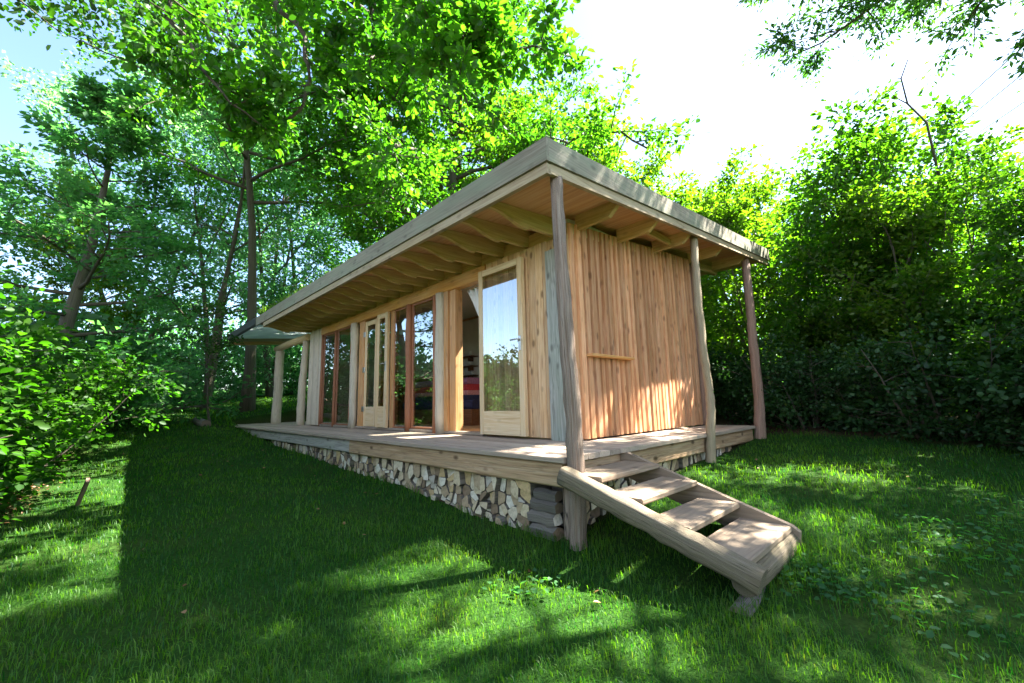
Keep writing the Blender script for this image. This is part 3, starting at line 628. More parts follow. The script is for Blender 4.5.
# ------------------------------------------------------------------ deck
DL = 11.3
deck = thing('timber_deck', (-5, 2, 0), 'weathered timber deck running round the cabin on heavy edge beams', 'deck')
mb = MB()
for i, y in enumerate(np.arange(-.022, 1.0, .146)):
    for a, b in ((-DL, -7.9), (-7.897, -4.1+.6*(i % 2)), (-4.097+.6*(i % 2), .028)):
        mb.box((a, y, -.04), (b, y+.142, -.002*rg.rand()), ch=.005, axis=0, segs=6, wob=.012)
for i, x in enumerate(np.arange(-.60, .02, .142)): mb.box((x, 1.003, -.04), (x+.138 if x+.138 < .02 else .028, 4.13, -.002*rg.rand()), axis=1, ch=.005, segs=6, wob=.012)
mb.box((-DL, 1.003, -.045), (-8.3, 4.13, -.003), axis=0)
mb.box((-8.25, 1.05, -.06), (-.65, 4.13, -.045), axis=0)
mb.build('decking', M['deck'], deck)
def rough_beam(p0, p1, w, h, n, jit, mat, lab=None):
    p0, p1 = np.array(p0), np.array(p1); x, y, c = w/2, h/2, .014
    prof = np.array([(-x+c, -y), (x-c, -y), (x, -y+c), (x, -y*.3), (x, y*.3), (x, y-c), (x-c, y), (-x+c, y), (-x, y-c), (-x, y*.3), (-x, -y*.3), (-x, -y+c)])
    pts = [p0+(p1-p0)*t for t in np.linspace(0, 1, n)]; mb = MB()
    mb.sweep(pts, prof, wob=jit, rng=rg); o = mb.build('edge_beam', mat, deck)
    if lab: o['label'] = lab
    return o
rough_beam((-3.6, .055, -.129), (-.01, .055, -.129), .09, .168, 24, .05, M['beam'], 'knotty brown front beam at the near corner')
rough_beam((-DL, .06, -.127), (-3.603, .06, -.127), .085, .165, 40, .04, M['beam_grey'], 'silvery front beam towards the far end')
rough_beam((-.04, .105, -.125), (-.04, 4.1, -.125), .07, .16, 24, .05, M['beam'], 'sawn side beam behind the steps')
mb = MB(); mb.box((-DL, 4.06, -.3), (-.1, 4.12, -.05)); mb.box((-DL, .12, -.3), (-DL+.05, 4.05, -.05)); mb.build('edge_beam', M['beam_grey'], deck)
mb = MB(); mb.box((-.10, .10, -.75), (.02, .22, -.215), axis=2, ch=.012, segs=5, wob=.04); mb.build('leg', M['post'], deck)
for x in (-2.5, -5.2): 
    mb = MB(); mb.box((x, 1.2, -.8), (x+.12, 1.32, -.07), axis=2); mb.build('leg', M['beam_grey'], deck)

# ------------------------------------------------------------------ firewood
def clip(poly, n, c):
    out = []
    for i in range(len(poly)):
        a, b = poly[i], poly[(i+1) % len(poly)]; da, db = a@n-c, b@n-c
        if da <= 0: out.append(a)
        if da*db < 0: out.append(a+(b-a)*(da/(da-db)))
    return out
def pack(u0, u1, zlo, zhi, size, rng):
    """irregular split-log ends filling a strip"""
    pts = []; u = u0
    while u < u1:
        s = size(u); z = zlo(u)+s*.3
        while z < zhi-.25*s: pts.append(np.array([u+s*.36*rng.randn()*.7, z+s*.2*rng.randn()])); z += s*.98
        u += s*1.02
    out = []
    for i, p in enumerate(pts):
        s = size(p[0]); po = [p+np.array(d)*s for d in ((-1, -1), (1, -1), (1, 1), (-1, 1))]
        for j, q in enumerate(pts):
            if i != j and abs(q[0]-p[0]) < 3*s:
                nn = q-p; L = np.linalg.norm(nn)
                if L < 1e-4: continue
                po = clip(po, nn/L, (p+q)@nn/L/2-.0015)
                if len(po) < 3: break
        if len(po) < 3: continue
        po = clip(po, np.array([0, 1.]), zhi)
        if len(po) < 3: continue
        parts = [po]
        if rng.rand() < .38:
            c = np.mean(po, 0)+rng.randn(2)*s*.08; a = rng.rand()*math.pi; nn = np.array([math.cos(a), math.sin(a)])
            parts = [clip(po, nn, c@nn-.0015), clip(po, -nn, -(c@nn)-.0015)]
        for po in parts: finish(po, out, rng)
    return out
def finish(po, out, rng):
    if len(po) >= 3:
        po = np.array(po); c = po.mean(0)
        if np.ptp(po[:, 0]) < .022 or np.ptp(po[:, 1]) < .022: return
        cut = []
        for k in range(len(po)):
            a, b, d = po[k-1], po[k], po[(k+1) % len(po)]; f = rng.uniform(.03, .2); cut += [b+(a-b)*f, b+(d-b)*f]
        po = c+(np.array(cut)-c)*rng.uniform(.95, 1.0); out.append((c, po-c))
rw = np.random.RandomState(21)
def gl(u): return float(ground0(u, -.02))
nlog = 0
for c, po in pack(-8.4, -.40, lambda u: gl(u)-.01, -.216, lambda u: np.interp(u, [-8.5, -4, -1, 0], [.125, .098, .09, .086]), rw):
    mb = MB(); y0 = .04+.07*rw.rand(); mb.log(po, 0, .24, 'XZ')
    o = mb.build('firewood_log', [M['logend'], M['bark']]); o.location = (c[0], y0, c[1]); nlog += 1
    tag(o, 'split firewood log stacked end-on under the long front edge of the deck', 'log', 'split logs stacked under the front of the deck')
for c, po in pack(.36, 3.95, lambda u: float(ground0(.0, u))-.01, -.208, lambda u: .108, rw):
    mb = MB(); mb.log(po, 0, -.24, 'YZ')
    o = mb.build('firewood_log', [M['logend'], M['bark']]); o.location = (-.05-.05*rw.rand(), c[0], c[1]); nlog += 1
    tag(o, 'split firewood log stacked end-on under the side edge of the deck behind the steps', 'log', 'split logs stacked under the side of the deck')
for i, (x0, x1, z, y, h, lab) in enumerate(((-.36, -.115, -.555, .07, .09, 'dark barked log lying lengthwise at the bottom of the corner stack'), (-.39, -.13, -.46, .08, .085, 'grey weathered log lying lengthwise second from the bottom of the corner stack'),
        (-.37, -.12, -.375, .09, .075, 'pale-edged log lying lengthwise in the middle of the corner stack'), (-.35, -.13, -.295, .10, .075, 'flat dark log lying lengthwise at the top of the corner stack'))):
    xs_ = np.linspace(x0, x1, 5); pr_ = np.array([(-.6, -.5), (.1, -.62), (.75, -.45), (.8, .1), (.45, .5), (-.2, .62), (-.75, .3)])*(1+.25*(rw.rand(7, 1)-.5))
    mb = MB(); mb.sweep([(x, y, z+.003*rw.randn()) for x in xs_], pr_, scale=h*.82*(1+.05*rw.randn(5)), wob=.12, mi=0, cap_mi=1, rng=rw)
    tag(mb.build('firewood_log', [M['bark'], M['logend']]), lab, 'log', 'logs laid lengthwise at the corner')

# ------------------------------------------------------------------ steps
steps = thing('wooden_steps', (.6, .4, -.5), 'rustic wooden steps with a thick log side leading up to the deck', 'steps')
mb = MB(); P = [np.array([.075, -.09, -.10])+(np.array([1.225, -.05, -.475])-np.array([.075, -.09, -.10]))*t for t in np.linspace(0, 1, 16)]
a_ = np.linspace(0, 2*math.pi, 16, endpoint=False); pr_ = np.column_stack([np.sign(np.cos(a_))*abs(np.cos(a_))**.62, np.sign(np.sin(a_))*abs(np.sin(a_))**.62]); mb.sweep(P, pr_, scale=.060*(1+.035*rg.randn(16)), wob=.09, smooth=True, rng=rg); o = mb.build('stringer', M['log'], steps); o['label'] = 'thick round log side with a pale worn top'
mb = MB(); mb.prism([(.0, -.05), (.06, -.035), (1.17, -.40), (1.21, -.43), (1.20, -.56), (1.12, -.585), (.0, -.21)], .745, .79, 'XZ', tone=.4); mb.build('stringer', M['tread'], steps)
for i, (x, z, dd) in enumerate(((.335, -.098, .30), (.615, -.192, .27), (.885, -.302, .26), (1.17, -.40, .30))):
    mb = MB(); mb.box((x-dd, -.02, z-.036), (x, .742, z), axis=1, ch=.006, segs=6, wob=.02, tone=.3+.5*rg.rand()); mb.build('tread', M['tread'], steps)
mb = MB(); mb.tube([(1.135, -.02, -.51), (1.14, .4, -.50), (1.14, .80, -.495)], [.066, .07, .068], 12, wob=.08); mb.build('riser_log', M['log'], steps)
mb = MB(); mb.tube([(1.13, -.12, -.655), (1.12, .2, -.65), (1.12, .6, -.65)], [.066, .07, .07], 12, wob=.1, cap_mi=1); mb.build('foot_log', [M['bark'], M['log']], steps)
mb = MB(); mb.tube([(1.19, .78, -.63), (1.3, .86, -.60), (1.42, .95, -.60)], [.03, .06, .04], 8, wob=.2, squash=.6); tag(mb.build('stone', M['stone']), 'flat mossy stone in the grass at the far foot of the steps', 'stone')

# ------------------------------------------------------------------ inside the cabin
bed = thing('bed', (-4.3, 2.9, .03), 'dark wooden bed seen through the open doorway', 'bed')
mb = MB(); mb.box((-6.0, 2.05, .03), (-3.6, 3.6, .30)); mb.build('bed_frame', M['darkwood'], bed)
mb = MB(); mb.box((-5.95, 2.1, .302), (-3.65, 3.55, .46), ch=.04); mb.build('mattress', M['navy'], bed)
mb = MB(); mb.box((-6.08, 2.0, .03), (-6.01, 3.62, 1.0)); mb.build('headboard', M['darkwood'], bed)
for i, (z, m, col) in enumerate(((.463, 'navy', 'dark navy'), (.545, 'pink', 'pale pink'), (.625, 'red', 'bright red'), (.735, 'purple', 'mauve purple'))):
    mb = MB(); mb.box((-5.6, 2.12, z), (-3.8, 3.2, z+[.08, .078, .105, .11][i]), ch=.03, segs=8, wob=.06)
    tag(mb.build('folded_blanket', M[m]), f'{col} folded blanket in the pile on the bed inside the doorway', 'blanket', 'folded blankets on the bed')
for i, z in enumerate((1.05, 1.27, 1.5)):
    sh = thing('wall_shelf', (-6.6, 3.8, z), f'{("lowest", "middle", "topmost")[i]} of the three dark mug shelves on the white wall inside', 'shelf', 'mug shelves inside')
    mb = MB(); mb.box((-7.4, 3.66, z-.022), (-5.6, 3.855, z)); mb.build('board', M['darkwood'], sh)
    for bx in (-7.2, -5.8):
        mb = MB(); mb.box((bx, 3.7, z-.12), (bx+.025, 3.85, z-.024)); mb.build('bracket', M['darkwood'], sh)
    for k in range(7):
        x = -7.2+.24*k+.03*rg.randn(); mb = MB(); mb.tube([(x, 3.75, z+.001), (x, 3.75, z+.1)], [.038, .042], 12)
        ha = np.linspace(-1.3, 1.3, 6); mb.tube([(x+.04+.028*math.cos(a), 3.75, z+.052+.03*math.sin(a)) for a in ha], [.007]*6, 6, up=(0, 1, 0))
        tag(mb.build('mug', M['ceramic']), f'pale ceramic mug standing on the {("lowest", "middle", "topmost")[i]} shelf inside', 'mug', f'mugs on the {("lowest", "middle", "topmost")[i]} shelf')
mb = MB(); V = []; n = 26
for j, (z, w0, w1) in enumerate(((1.95, -2.55, -2.02), (1.75, -2.42, -2.02), (1.5, -2.28, -2.05), (1.2, -2.2, -2.06), (.6, -2.22, -2.05), (.1, -2.25, -2.04))):
    for i in range(n): t = i/(n-1); V.append((w0+(w1-w0)*t, YW+.16+.022*math.sin(t*30), z))
F = [[j*n+i, j*n+i+1, (j+1)*n+i+1, (j+1)*n+i] for j in range(5) for i in range(n-1)]
mb.add(V, F, np.array(V), .5, smooth=True); o = mb.build('curtain', M['curtain']); tag(o, 'white cotton curtain gathered at the edge of the open doorway', 'curtain')
sm = o.modifiers.new('thickness', 'SOLIDIFY'); sm.thickness = .004

# ------------------------------------------------------------------ trees and shrubs
def G(x, y): return (x, y, float(gz(x, y)))
# big oak behind the cabin whose crown fills the top of the view
p = grow_tree(2, 13.5, 4.3, .30, 32, 9, 6, 40, .30, (2, 60), .01, .55, 'round', (.02, -.03), .34)
for pts, r_ in (([(-.2, -.3, 6.5), (1.5, -2.2, 6.6), (2.8, -3.8, 5.6), (3.4, -4.5, 4.9)], .07), ([(0, 0, 8), (2.2, -1.5, 8.6), (4.2, -3, 7.6), (5, -3.8, 6.6)], .07), ([(0, 0, 9.5), (1, -3, 10), (2, -5.5, 9), (2.2, -6.8, 7.6)], .08), ([(0, .2, 7), (3, .6, 7.6), (5.4, .2, 6.6), (6.6, 0, 5.6)], .06), ([(0, 0, 8.5), (-1, -3.4, 9.2), (-1, -6, 8.4), (-.6, -7.6, 7)], .08)):
    P0 = np.array(pts, float); dense = np.array([P0[int(i)]*(1-i % 1)+P0[min(3, int(i)+1)]*(i % 1) for i in np.linspace(0, 3, 13)])+p.r.randn(13, 3)*.07
    p.limb(dense, r_, .02, 8)
    for j in range(13):
        b, d = p.at(dense, .25+.74*j/13); sp = p.path(b, d*.5+p.r.randn(3)*.7, 1.1+.5*p.r.rand(), 4, .12, -.01); p.limb(sp, .018, .005, 4); tn_ = .3+.5*p.r.rand()
        for k in range(6): b3, d3 = p.at(sp, .15+.8*k/6); p.spray(p.path(b3, d3+p.r.randn(3)*.6, .4, 3, .1, 0), 20, .34, .45, tn_)
OB = np.array([-8.6, 5.6, float(gz(-8.6, 5.6))])
for pts in ([(-5.62, -1.01, 8.7), (-5.32, -.85, 7.34), (-4.83, -.47, 6.56), (-4.76, -.37, 5.73), (-4.92, -.43, 5.25), (-5.41, -.84, 4.77)], [(-4.23, .39, 8.83), (-4.11, .41, 7.3), (-4.07, .32, 6.53), (-4.02, .37, 5.87)],
            [(-3.52, .56, 8.09), (-3.3, .52, 6.63), (-2.88, .78, 6.02), (-2.67, 1.0, 5.36), (-2.54, 1.24, 4.84)], [(-6.3, -2.33, 8.18), (-5.82, -2.05, 6.48), (-5.41, -1.72, 5.53), (-4.95, -1.25, 4.84)], [(-3.3, .52, 6.63), (-2.56, .98, 5.93), (-2.05, 1.42, 5.71), (-1.61, 1.92, 5.52)]):
    e = np.array(pts[0]); t0 = np.array([-8.4, 5.4, 9.6])
    pre = [t0, t0*.65+e*.35+np.array([0, 0, 1.6]), t0*.3+e*.7+np.array([0, 0, 1.7])] if e[2] > 7 else []
    P0 = np.array(pre+[np.array(q) for q in pts])-OB; m_ = len(P0)-1; nn_ = m_*4+1     # limbs arching forward from the trunk and hanging over the roof
    dense = np.array([P0[int(i)]*(1-i % 1)+P0[min(m_, int(i)+1)]*(i % 1) for i in np.linspace(0, m_, nn_)])+p.r.randn(nn_, 3)*.035
    p.limb(dense, .085 if pre else .035, .014, 8); st = 8 if pre else 0
    for j in range(26):
        b, d = p.at(dense, (st+(nn_-1.01-st)*(j+p.r.rand())/26)/(nn_-1)); sp = p.path(b, d*.3+p.r.randn(3)*np.array([.9, .9, .5]), .5+.55*p.r.rand(), 4, .14, -.01); p.limb(sp, .012, .004, 4); tn_ = .15+.5*p.r.rand()
        for k in range(5): b3, d3 = p.at(sp, .2+.78*k/5); p.spray(p.path(b3, d3+p.r.randn(3)*.6, .28, 3, .1, 0), 17, .22, .5, tn_+p.r.randn()*.1)
oak = p.build('oak_tree', 'spreading oak behind the cabin, its bright crown filling the top of the view', 'tree', G(-8.6, 5.6), M['trunk'], M['oak'], (.118, .66), six=True)
oak['group'] = 'oaks behind the cabin'
p = grow_tree(5, 13.0, 3.9, .5, 24, 8, 6, 22, .17, (5, 60), .01, .55, 'round', (.03, -.02), .34)
p.build('oak_tree', 'second tall oak, its high crown over the far half of the long roof', 'tree', G(-13.4, .9), M['trunk'], M['oak'], (.125, .66), 'oaks behind the cabin')
# neighbour oak left of the camera, its branches hang into the upper left corner
p = grow_tree(7, 10.5, 4.2, .5, 13, 9, 6, 36, .2, (0, 55), .0, .45, 'round', (.0, .06), .34)
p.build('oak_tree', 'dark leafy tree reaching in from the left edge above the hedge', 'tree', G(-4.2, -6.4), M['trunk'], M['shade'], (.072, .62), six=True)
# layered hornbeam
p = grow_tree(12, 8.2, 3.0, .12, 30, 8, 5, 15, .17, (-8, 38), .02, .9, 'cone', (0, 0), .26)
p.build('hornbeam_tree', 'dark layered tree with flat tiers of branches against the blue sky', 'tree', G(-11.2, -3.0), M['trunk'], M['horn'], (.12, .6))
# slender trees between the hornbeam and the cabin
p1 = grow_tree(21, 11.5, 3.0, .24, 24, 7, 5, 15, .13, (25, 70), .04, .4, 'round', (.05, .02), .34, stems=3)
s1 = p1.build('slender_tree', 'three-stemmed slender tree rising beyond the far left deck post', 'tree', G(-15.0, .0), M['trunk'], M['teal'], (.15, .58), 'slender trees behind the cabin')
p2 = grow_tree(22, 12.5, 3.2, .24, 26, 7, 5, 16, .15, (20, 70), .04, .4, 'round', (-.04, .05), .36, stems=2)
s2 = p2.build('slender_tree', 'twin-stemmed tree standing over the far left end of the roof', 'tree', G(-17.5, 4.4), M['trunk'], M['oak'], (.15, .6), 'slender trees behind the cabin')
p3 = grow_tree(23, 8.2, 2.6, .25, 24, 7, 5, 24, .12, (15, 65), .03, .4, 'round', (.06, .0), .3)
s3 = p3.build('leafy_tree', 'lime green tree peeping over the near roof corner', 'tree', G(-5.4, 9.4), M['trunk'], M['lime'], (.13, .62), 'leafy trees behind the cabin')
copy_thing(s2, G(-15.5, 12.0), 1.9, 1.15, 'tall bright tree behind the middle of the long roof')
copy_thing(s1, G(-17.6, 2.6), 2.6, 1.1, 'tall slender tree in the gap left of the far roof end')
copy_thing(s1, G(-18.2, -1.8), 4.0, 1.05, 'tall pale tree just right of the layered tree')
copy_thing(s3, G(-9.2, 8.6), 2.2, 1.15, 'lime green tree behind the roof left of the corner')
copy_thing(s2, G(-16.5, 7.5), 4.4, 1.1, 'tall tree farthest behind the roof')
copy_thing(s3, G(-15.0, -3.2), 0.8, .7, 'low leafy tree in the shade behind the far end of the left hedge')
# right-hand bank: tall hedge trees
q1 = grow_tree(31, 5.2, 1.9, .06, 30, 7, 5, 20, .07, (20, 70), .05, .35, 'round', (.02, .0), .26, stems=3)
r1 = q1.build('hedge_tree', 'yellow-green hedge tree directly behind the right end of the roof', 'tree', G(-1.9, 9.2), M['trunk'], M['lime'], (.10, .66), 'trees of the right-hand bank')
q2 = grow_tree(32, 4.3, 1.6, .05, 30, 7, 5, 20, .07, (20, 70), .05, .35, 'round', (-.03, .0), .26, stems=4)
r2 = q2.build('hedge_tree', 'many-stemmed green hedge tree in the middle of the right-hand bank', 'tree', G(1.3, 7.3), M['trunk'], M['hedge'], (.08, .66), 'trees of the right-hand bank', six=True)
copy_thing(r1, G(-.6, 7.9), 2.0, .84, 'yellowish hedge tree just right of the back porch post')
copy_thing(r2, G(.4, 8.0), 3.1, .82, 'green hedge tree left of the bare twig on the right-hand bank')
copy_thing(r1, G(-3.6, 11.0), 4.0, 1.15, 'sunlit yellow-green tree peeping over the right roof slope')
copy_thing(r2, G(2.4, 6.2), 5.0, .72, 'dark green hedge tree under the overhanging branches at the right')
copy_thing(r2, G(3.6, 4.6), 1.2, .66, 'dark hedge tree at the right edge of the view')
copy_thing(r1, G(1.9, 9.6), .6, .85, 'tall yellow-green tree at the back of the right-hand bank')
copy_thing(r2, G(.75, 6.3), 2.2, .62, 'smaller green hedge tree rising from the dark bushes near the back porch post')
copy_thing(r1, G(1.75, 6.1), 3.3, .60, 'smaller yellowish hedge tree rising from the dark bushes left of the right edge')
copy_thing(r2, G(2.75, 5.2), .4, .60, 'smaller green hedge tree nearest the right edge of the view')
host = [o for o in bpy.data.objects if o.get('label') == 'dark green hedge tree under the overhanging branches at the right'][0]
mb = MB()
for pts, r_ in (([(2.2, 5.75, 3.3), (2.17, 5.55, 4.1), (2.02, 5.5, 4.45), (2.0, 5.48, 4.85), (2.1, 5.5, 5.1)], .016), ([(2.02, 5.5, 4.45), (1.92, 5.5, 4.6), (1.86, 5.5, 4.75)], .009), ([(2.0, 5.48, 4.85), (1.88, 5.45, 4.9), (1.8, 5.45, 4.9)], .006)):
    mb.tube(pts, np.linspace(r_, r_*.4, len(pts)), 6)
tw = mb.build('bare_twig', M['trunk']); bpy.context.view_layer.update(); tw.parent = host; tw.matrix_parent_inverse = host.matrix_world.inverted()
# ash overhanging from the right
AX, AY = 4.05, 4.2; az_ = float(gz(AX, AY))
p = grow_tree(41, 10.4, 2.6, .60, 32, 7, 5, 70, .10, (0, 60), .0, .6, 'round', (-.075, .0), .24, gap=.12, sublen=.36)
for pts in ([(4.2, 4.5, 6.3), (3.7, 4.8, 6.3), (2.9, 4.6, 5.7), (2.3, 4.4, 4.95)], [(4.2, 4.5, 6.8), (3.4, 5.1, 7.1), (2.4, 5.2, 6.6), (1.75, 5.3, 5.85)], [(4.25, 4.5, 5.4), (3.9, 5.1, 5.4), (3.5, 5.2, 4.9), (3.05, 5.2, 4.3)], [(4.2, 4.6, 6.0), (3.7, 5.5, 6.2), (3.0, 5.8, 5.8), (2.5, 5.9, 5.3)]):
    P0 = np.array(pts, float)-np.array([AX, AY, az_]); dense = np.array([P0[int(i)]*(1-i % 1)+P0[min(3, int(i)+1)]*(i % 1) for i in np.linspace(0, 3, 10)])+p.r.randn(10, 3)*.03
    p.limb(dense, .03, .006, 6)
    for j in range(12):
        b, d = p.at(dense, .3+.69*j/12); sp = p.path(b, d*.6+p.r.randn(3)*.7, .4+.25*p.r.rand(), 4, .12, -.03); p.limb(sp, .008, .003, 4); tn_ = .3+.5*p.r.rand()
        for k in range(5): b3, d3 = p.at(sp, .15+.8*k/5); p.spray(p.path(b3, d3+p.r.randn(3)*.6, .2, 3, .1, 0), 18, .16, .5, tn_)
ash = p.build('ash_tree', 'feathery bluish tree whose lowest sprays hang into the upper right corner', 'tree', (AX, AY, az_), M['trunk'], M['ash'], (.08, .42), 'ash trees at the right')
p = grow_tree(43, 9.6, 2.5, .5, 24, 8, 5, 44, .10, (5, 60), .02, .5, 'round', (.02, .0), .26, gap=.1, sublen=.4)
p.build('ash_tree', 'taller bluish tree standing behind the hedge at the right edge', 'tree', G(6.3, 9.2), M['trunk'], M['ash'], (.095, .45), 'ash trees at the right')
# undergrowth of the right-hand bank
u1 = grow_shrub(51, 1.3, 1.0, 10, 9, 3, 24, .016, .35, .2, .05)
v1 = u1.build('ivy_shrub', 'dark glossy bush right behind the back porch post', 'bush', G(.45, 5.4), M['trunk'], M['ivy'], (.046, .8), 'dark bushes along the right-hand bank', six=True, parts=('stems', 'foliage'))
for i, (x, y, a, s, lab) in enumerate(((1.1, 5.4, 1, .65, 'dark bush second from the back porch post'), (1.75, 5.0, 2, 1.12, 'dark bush in the middle of the shaded hedge foot'), (2.35, 4.6, 3, .7, 'dark bush on the right of the shaded hedge foot'), (2.95, 4.0, 4, 1.05, 'dark bush at the right edge of the lawn'), (-.35, 6.0, 5, .95, 'dark bush seen between the two porch posts'), (-1.3, 6.9, .5, 1.05, 'dark bush behind the back corner of the cabin'), (3.4, 3.1, 2.6, 1.1, 'dark bush nearest on the right edge of the lawn'))):
    copy_thing(v1, G(x, y), a, s, lab)
# left hedge
h1 = grow_shrub(61, 1.75, .95, 15, 11, 3, 28, .016, .5, .24, .04)
w1 = h1.build('hazel_bush', 'broad-leaved hazel bush nearest at the left edge of the lawn', 'bush', G(-3.3, -3.55), M['trunk'], M['hazel'], (.058, .72), 'hazel bushes of the left hedge', six=True, parts=('stems', 'foliage'))
h2 = grow_shrub(62, 1.9, 1.0, 15, 11, 3, 28, .018, .5, .24, .04)
w2 = h2.build('hazel_bush', 'bright hazel bush beside the leaning wooden stake', 'bush', G(-4.9, -3.4), M['trunk'], M['hazel'], (.056, .72), 'hazel bushes of the left hedge', six=True, parts=('stems', 'foliage'))
for i, (src, x, y, a, s, lab) in enumerate(((w1, -6.3, -3.4, 1, 1.0, 'hazel bush just beyond the leaning stake'), (w2, -7.7, -3.35, 2, 1.02, 'hazel bush in the middle of the left hedge'), (w1, -9.2, -3.35, 3, 1.05, 'hazel bush under the layered tree'), (w2, -10.8, -3.1, 4, 1.0, 'hazel bush at the far end of the left hedge'), (w2, -2.2, -4.2, 5, .95, 'hazel bush cut by the left edge of the view'), (w1, -4.6, -4.9, .3, 1.25, 'taller hazel bush behind the nearest two'), (w2, -7.0, -4.8, 1.3, 1.3, 'taller hazel bush behind the middle of the hedge'))):
    copy_thing(src, G(x, y), a, s, lab)
b1 = grow_shrub(71, 2.6, 1.5, 10, 9, 3, 18, .02, .4, .3, .05)
c1 = b1.build('woodland_shrub', 'shady green shrub on the lawn edge left of the deck', 'shrub', G(-14.2, -2.2), M['trunk'], M['teal'], (.09, .6), 'woodland shrubs beyond the deck', parts=('stems', 'foliage'))
for i, (x, y, a, s, lab) in enumerate(((-17.0, -.6, 1, 1.15, 'shrub in the woodland behind the young tree'), (-18.5, 1.5, 2, 1.2, 'shrub framed between young tree and far left post'), (-18.5, 3.8, 3, 1.2, 'shrub right behind the far left post'), (-17.5, 6.0, 4, 1.25, 'shrub framed between the two far posts'), (-13.0, -3.4, 5, 1.1, 'shrub at the end of the left hedge'))):
    copy_thing(c1, G(x, y), a, s, lab)
# young tree at the end of the deck with a ring of split logs
p = grow_tree(81, 2.8, .8, .45, 12, 5, 3, 10, .035, (20, 60), .02, .4, 'round', (0, 0), .16)
p.build('young_tree', 'thin dark young tree standing at the far left end of the deck', 'sapling', G(-11.3, -.35), M['trunk'], M['dark'], (.07, .6))
mb = MB(); mb.tube([(-10.5, -.55, float(gz(-10.5, -.55))+.05), (-11.6, -.6, float(gz(-11.6, -.6))+.05)], [.1, .11], 9, wob=.15, cap_mi=1); tag(mb.build('cut_log', [M['bark'], M['logend']]), 'cut log lying on the grass at the far left end of the deck', 'log')
mb = MB(); mb.bar((-4.35, -2.46, -.54), (-4.10, -2.40, -.27), .055, .03, (0, 1, 0)); tag(mb.build('wooden_stake', M['post_red']), 'short leaning wooden stake at the foot of the left hedge', 'stake')

# woodland mass behind everything and beyond the camera's back
def woodland():
    r = np.random.RandomState(91); Ps = []; T = []
    for i in range(420):
        a = r.rand()*6.283; d = 21+16*r.rand(); x, y = CAM[0]+math.cos(a)*d, CAM[1]+math.sin(a)*d
        if y < -3: d *= .62; x, y = CAM[0]+math.cos(a)*d, CAM[1]+math.sin(a)*d
        h = 2+3.2*r.rand(); 
        if y < -3: h *= .6
        n = 420; o = r.randn(n, 3); o = o/np.linalg.norm(o, axis=1)[:, None]*(r.rand(n, 1)**.4); Ps.append(np.array([x, y, float(gz(x, y))+h*.5])+o*np.array([1.8, 1.8, h*.62])); T.append(np.clip(.2+.6*r.rand()+.2*r.randn(n), 0, 1))
    P = np.concatenate(Ps); n = len(P); D = r.randn(n, 3); N = r.randn(n, 3)*.6; N[:, 2] += .8
    me = leaf_mesh('woodland', P, D, N, .20+.14*r.rand(n), .14+.06*r.rand(n), np.concatenate(T), M['horn'])
    tag(link('distant_woodland', me), 'dense dark green woodland closing the view behind the garden', 'woodland', kind='stuff')
woodland()

# overhead cables at the right
for i, (a, b, lab) in enumerate((((-4, 52, 21), (6.2, 12.5, 10.0), 'leftmost of the three thin overhead cables against the sky'), ((-2.2, 52, 21), (6.7, 12.5, 9.6), 'middle one of the three thin overhead cables'), ((-.4, 52, 21), (7.2, 12.5, 8.9), 'rightmost of the three thin overhead cables'))):
    a, b = np.array(a, float), np.array(b, float); mb = MB(); mb.tube([a+(b-a)*t-np.array([0, 0, .6])*4*t*(1-t) for t in np.linspace(0, 1, 20)], [.02]*20, 6)
    tag(mb.build('overhead_cable', M['rubber']), lab, 'cable', 'overhead cables')

# ------------------------------------------------------------------ light
w = bpy.data.worlds.new('World'); scene.world = w; w.use_nodes = True
nt = w.node_tree; bg = nt.nodes['Background']; sky = nt.nodes.new('ShaderNodeTexSky'); sky.sky_type = 'NISHITA'; sky.sun_disc = False
sky.sun_elevation = R(SUN_EL); sky.sun_rotation = R(SUN_AZ); sky.air_density = 1.0; sky.dust_density = .9; sky.ozone_density = 2.6
bg.inputs[1].default_value = .05
tc = nt.nodes.new('ShaderNodeTexCoord'); mp = nt.nodes.new('ShaderNodeMapping'); mp.inputs['Scale'].default_value = (1, 1, 2.4); nt.links.new(tc.outputs['Generated'], mp.inputs[0])
cn = nt.nodes.new('ShaderNodeTexNoise'); cn.inputs['Scale'].default_value = 2.1; cn.inputs['Detail'].default_value = 8; cn.inputs['Roughness'].default_value = .55; nt.links.new(mp.outputs[0], cn.inputs['Vector'])
cr = nt.nodes.new('ShaderNodeValToRGB'); cr.color_ramp.elements[0].position = .47; cr.color_ramp.elements[1].position = .60; nt.links.new(cn.outputs['Fac'], cr.inputs[0])
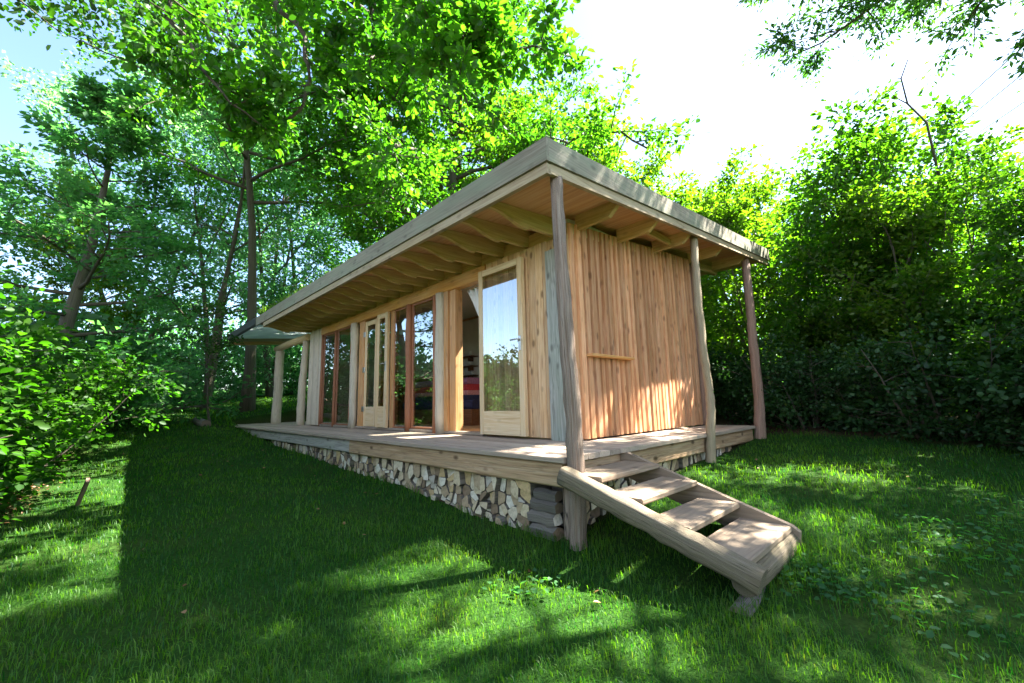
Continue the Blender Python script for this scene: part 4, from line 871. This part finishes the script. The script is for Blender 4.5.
sx = nt.nodes.new('ShaderNodeSeparateXYZ'); nt.links.new(tc.outputs['Generated'], sx.inputs[0])
mr = nt.nodes.new('ShaderNodeMapRange'); mr.interpolation_type = 'SMOOTHSTEP'; mr.inputs['From Min'].default_value = .15; mr.inputs['From Max'].default_value = .5
my = nt.nodes.new('ShaderNodeMath'); my.operation = 'MULTIPLY'; my.inputs[1].default_value = .75; nt.links.new(sx.outputs['X'], my.inputs[0])
ma = nt.nodes.new('ShaderNodeMath'); ma.operation = 'SUBTRACT'; nt.links.new(my.outputs[0], ma.inputs[0]); nt.links.new(sx.outputs['Y'], ma.inputs[1]); nt.links.new(ma.outputs[0], mr.inputs['Value'])   # cloud bank opposite the sun, widened to the right as added fill for the walls
mu = nt.nodes.new('ShaderNodeMath'); mu.operation = 'MULTIPLY'; nt.links.new(cr.outputs[0], mu.inputs[0]); nt.links.new(mr.outputs[0], mu.inputs[1])
mx = nt.nodes.new('ShaderNodeMix'); mx.data_type = 'RGBA'; nt.links.new(mu.outputs[0], mx.inputs[0]); nt.links.new(sky.outputs[0], mx.inputs[6]); mx.inputs[7].default_value = (6.5, 6.3, 6.1, 1)
nt.links.new(mx.outputs[2], bg.inputs[0])
sd = bpy.data.lights.new('sun', 'SUN'); sd.energy = 5.0; sd.angle = R(.5); sd.color = (1, .93, .80); so = bpy.data.objects.new('sun', sd); COL.objects.link(so)
v = Vector((math.sin(R(SUN_AZ))*math.cos(R(SUN_EL)), math.cos(R(SUN_AZ))*math.cos(R(SUN_EL)), math.sin(R(SUN_EL))))
so.rotation_euler = v.to_track_quat('Z', 'Y').to_euler()
vs = scene.view_settings; vs.view_transform = 'Standard'; vs.look = 'None'; vs.gamma = 1; vs.use_curve_mapping = False; vs.exposure = 3.45
cy = scene.cycles; cy.max_bounces = 8; cy.diffuse_bounces = 4; cy.glossy_bounces = 3; cy.transmission_bounces = 4; cy.transparent_max_bounces = 12; cy.sample_clamp_indirect = 6; cy.caustics_reflective = False; cy.caustics_refractive = False
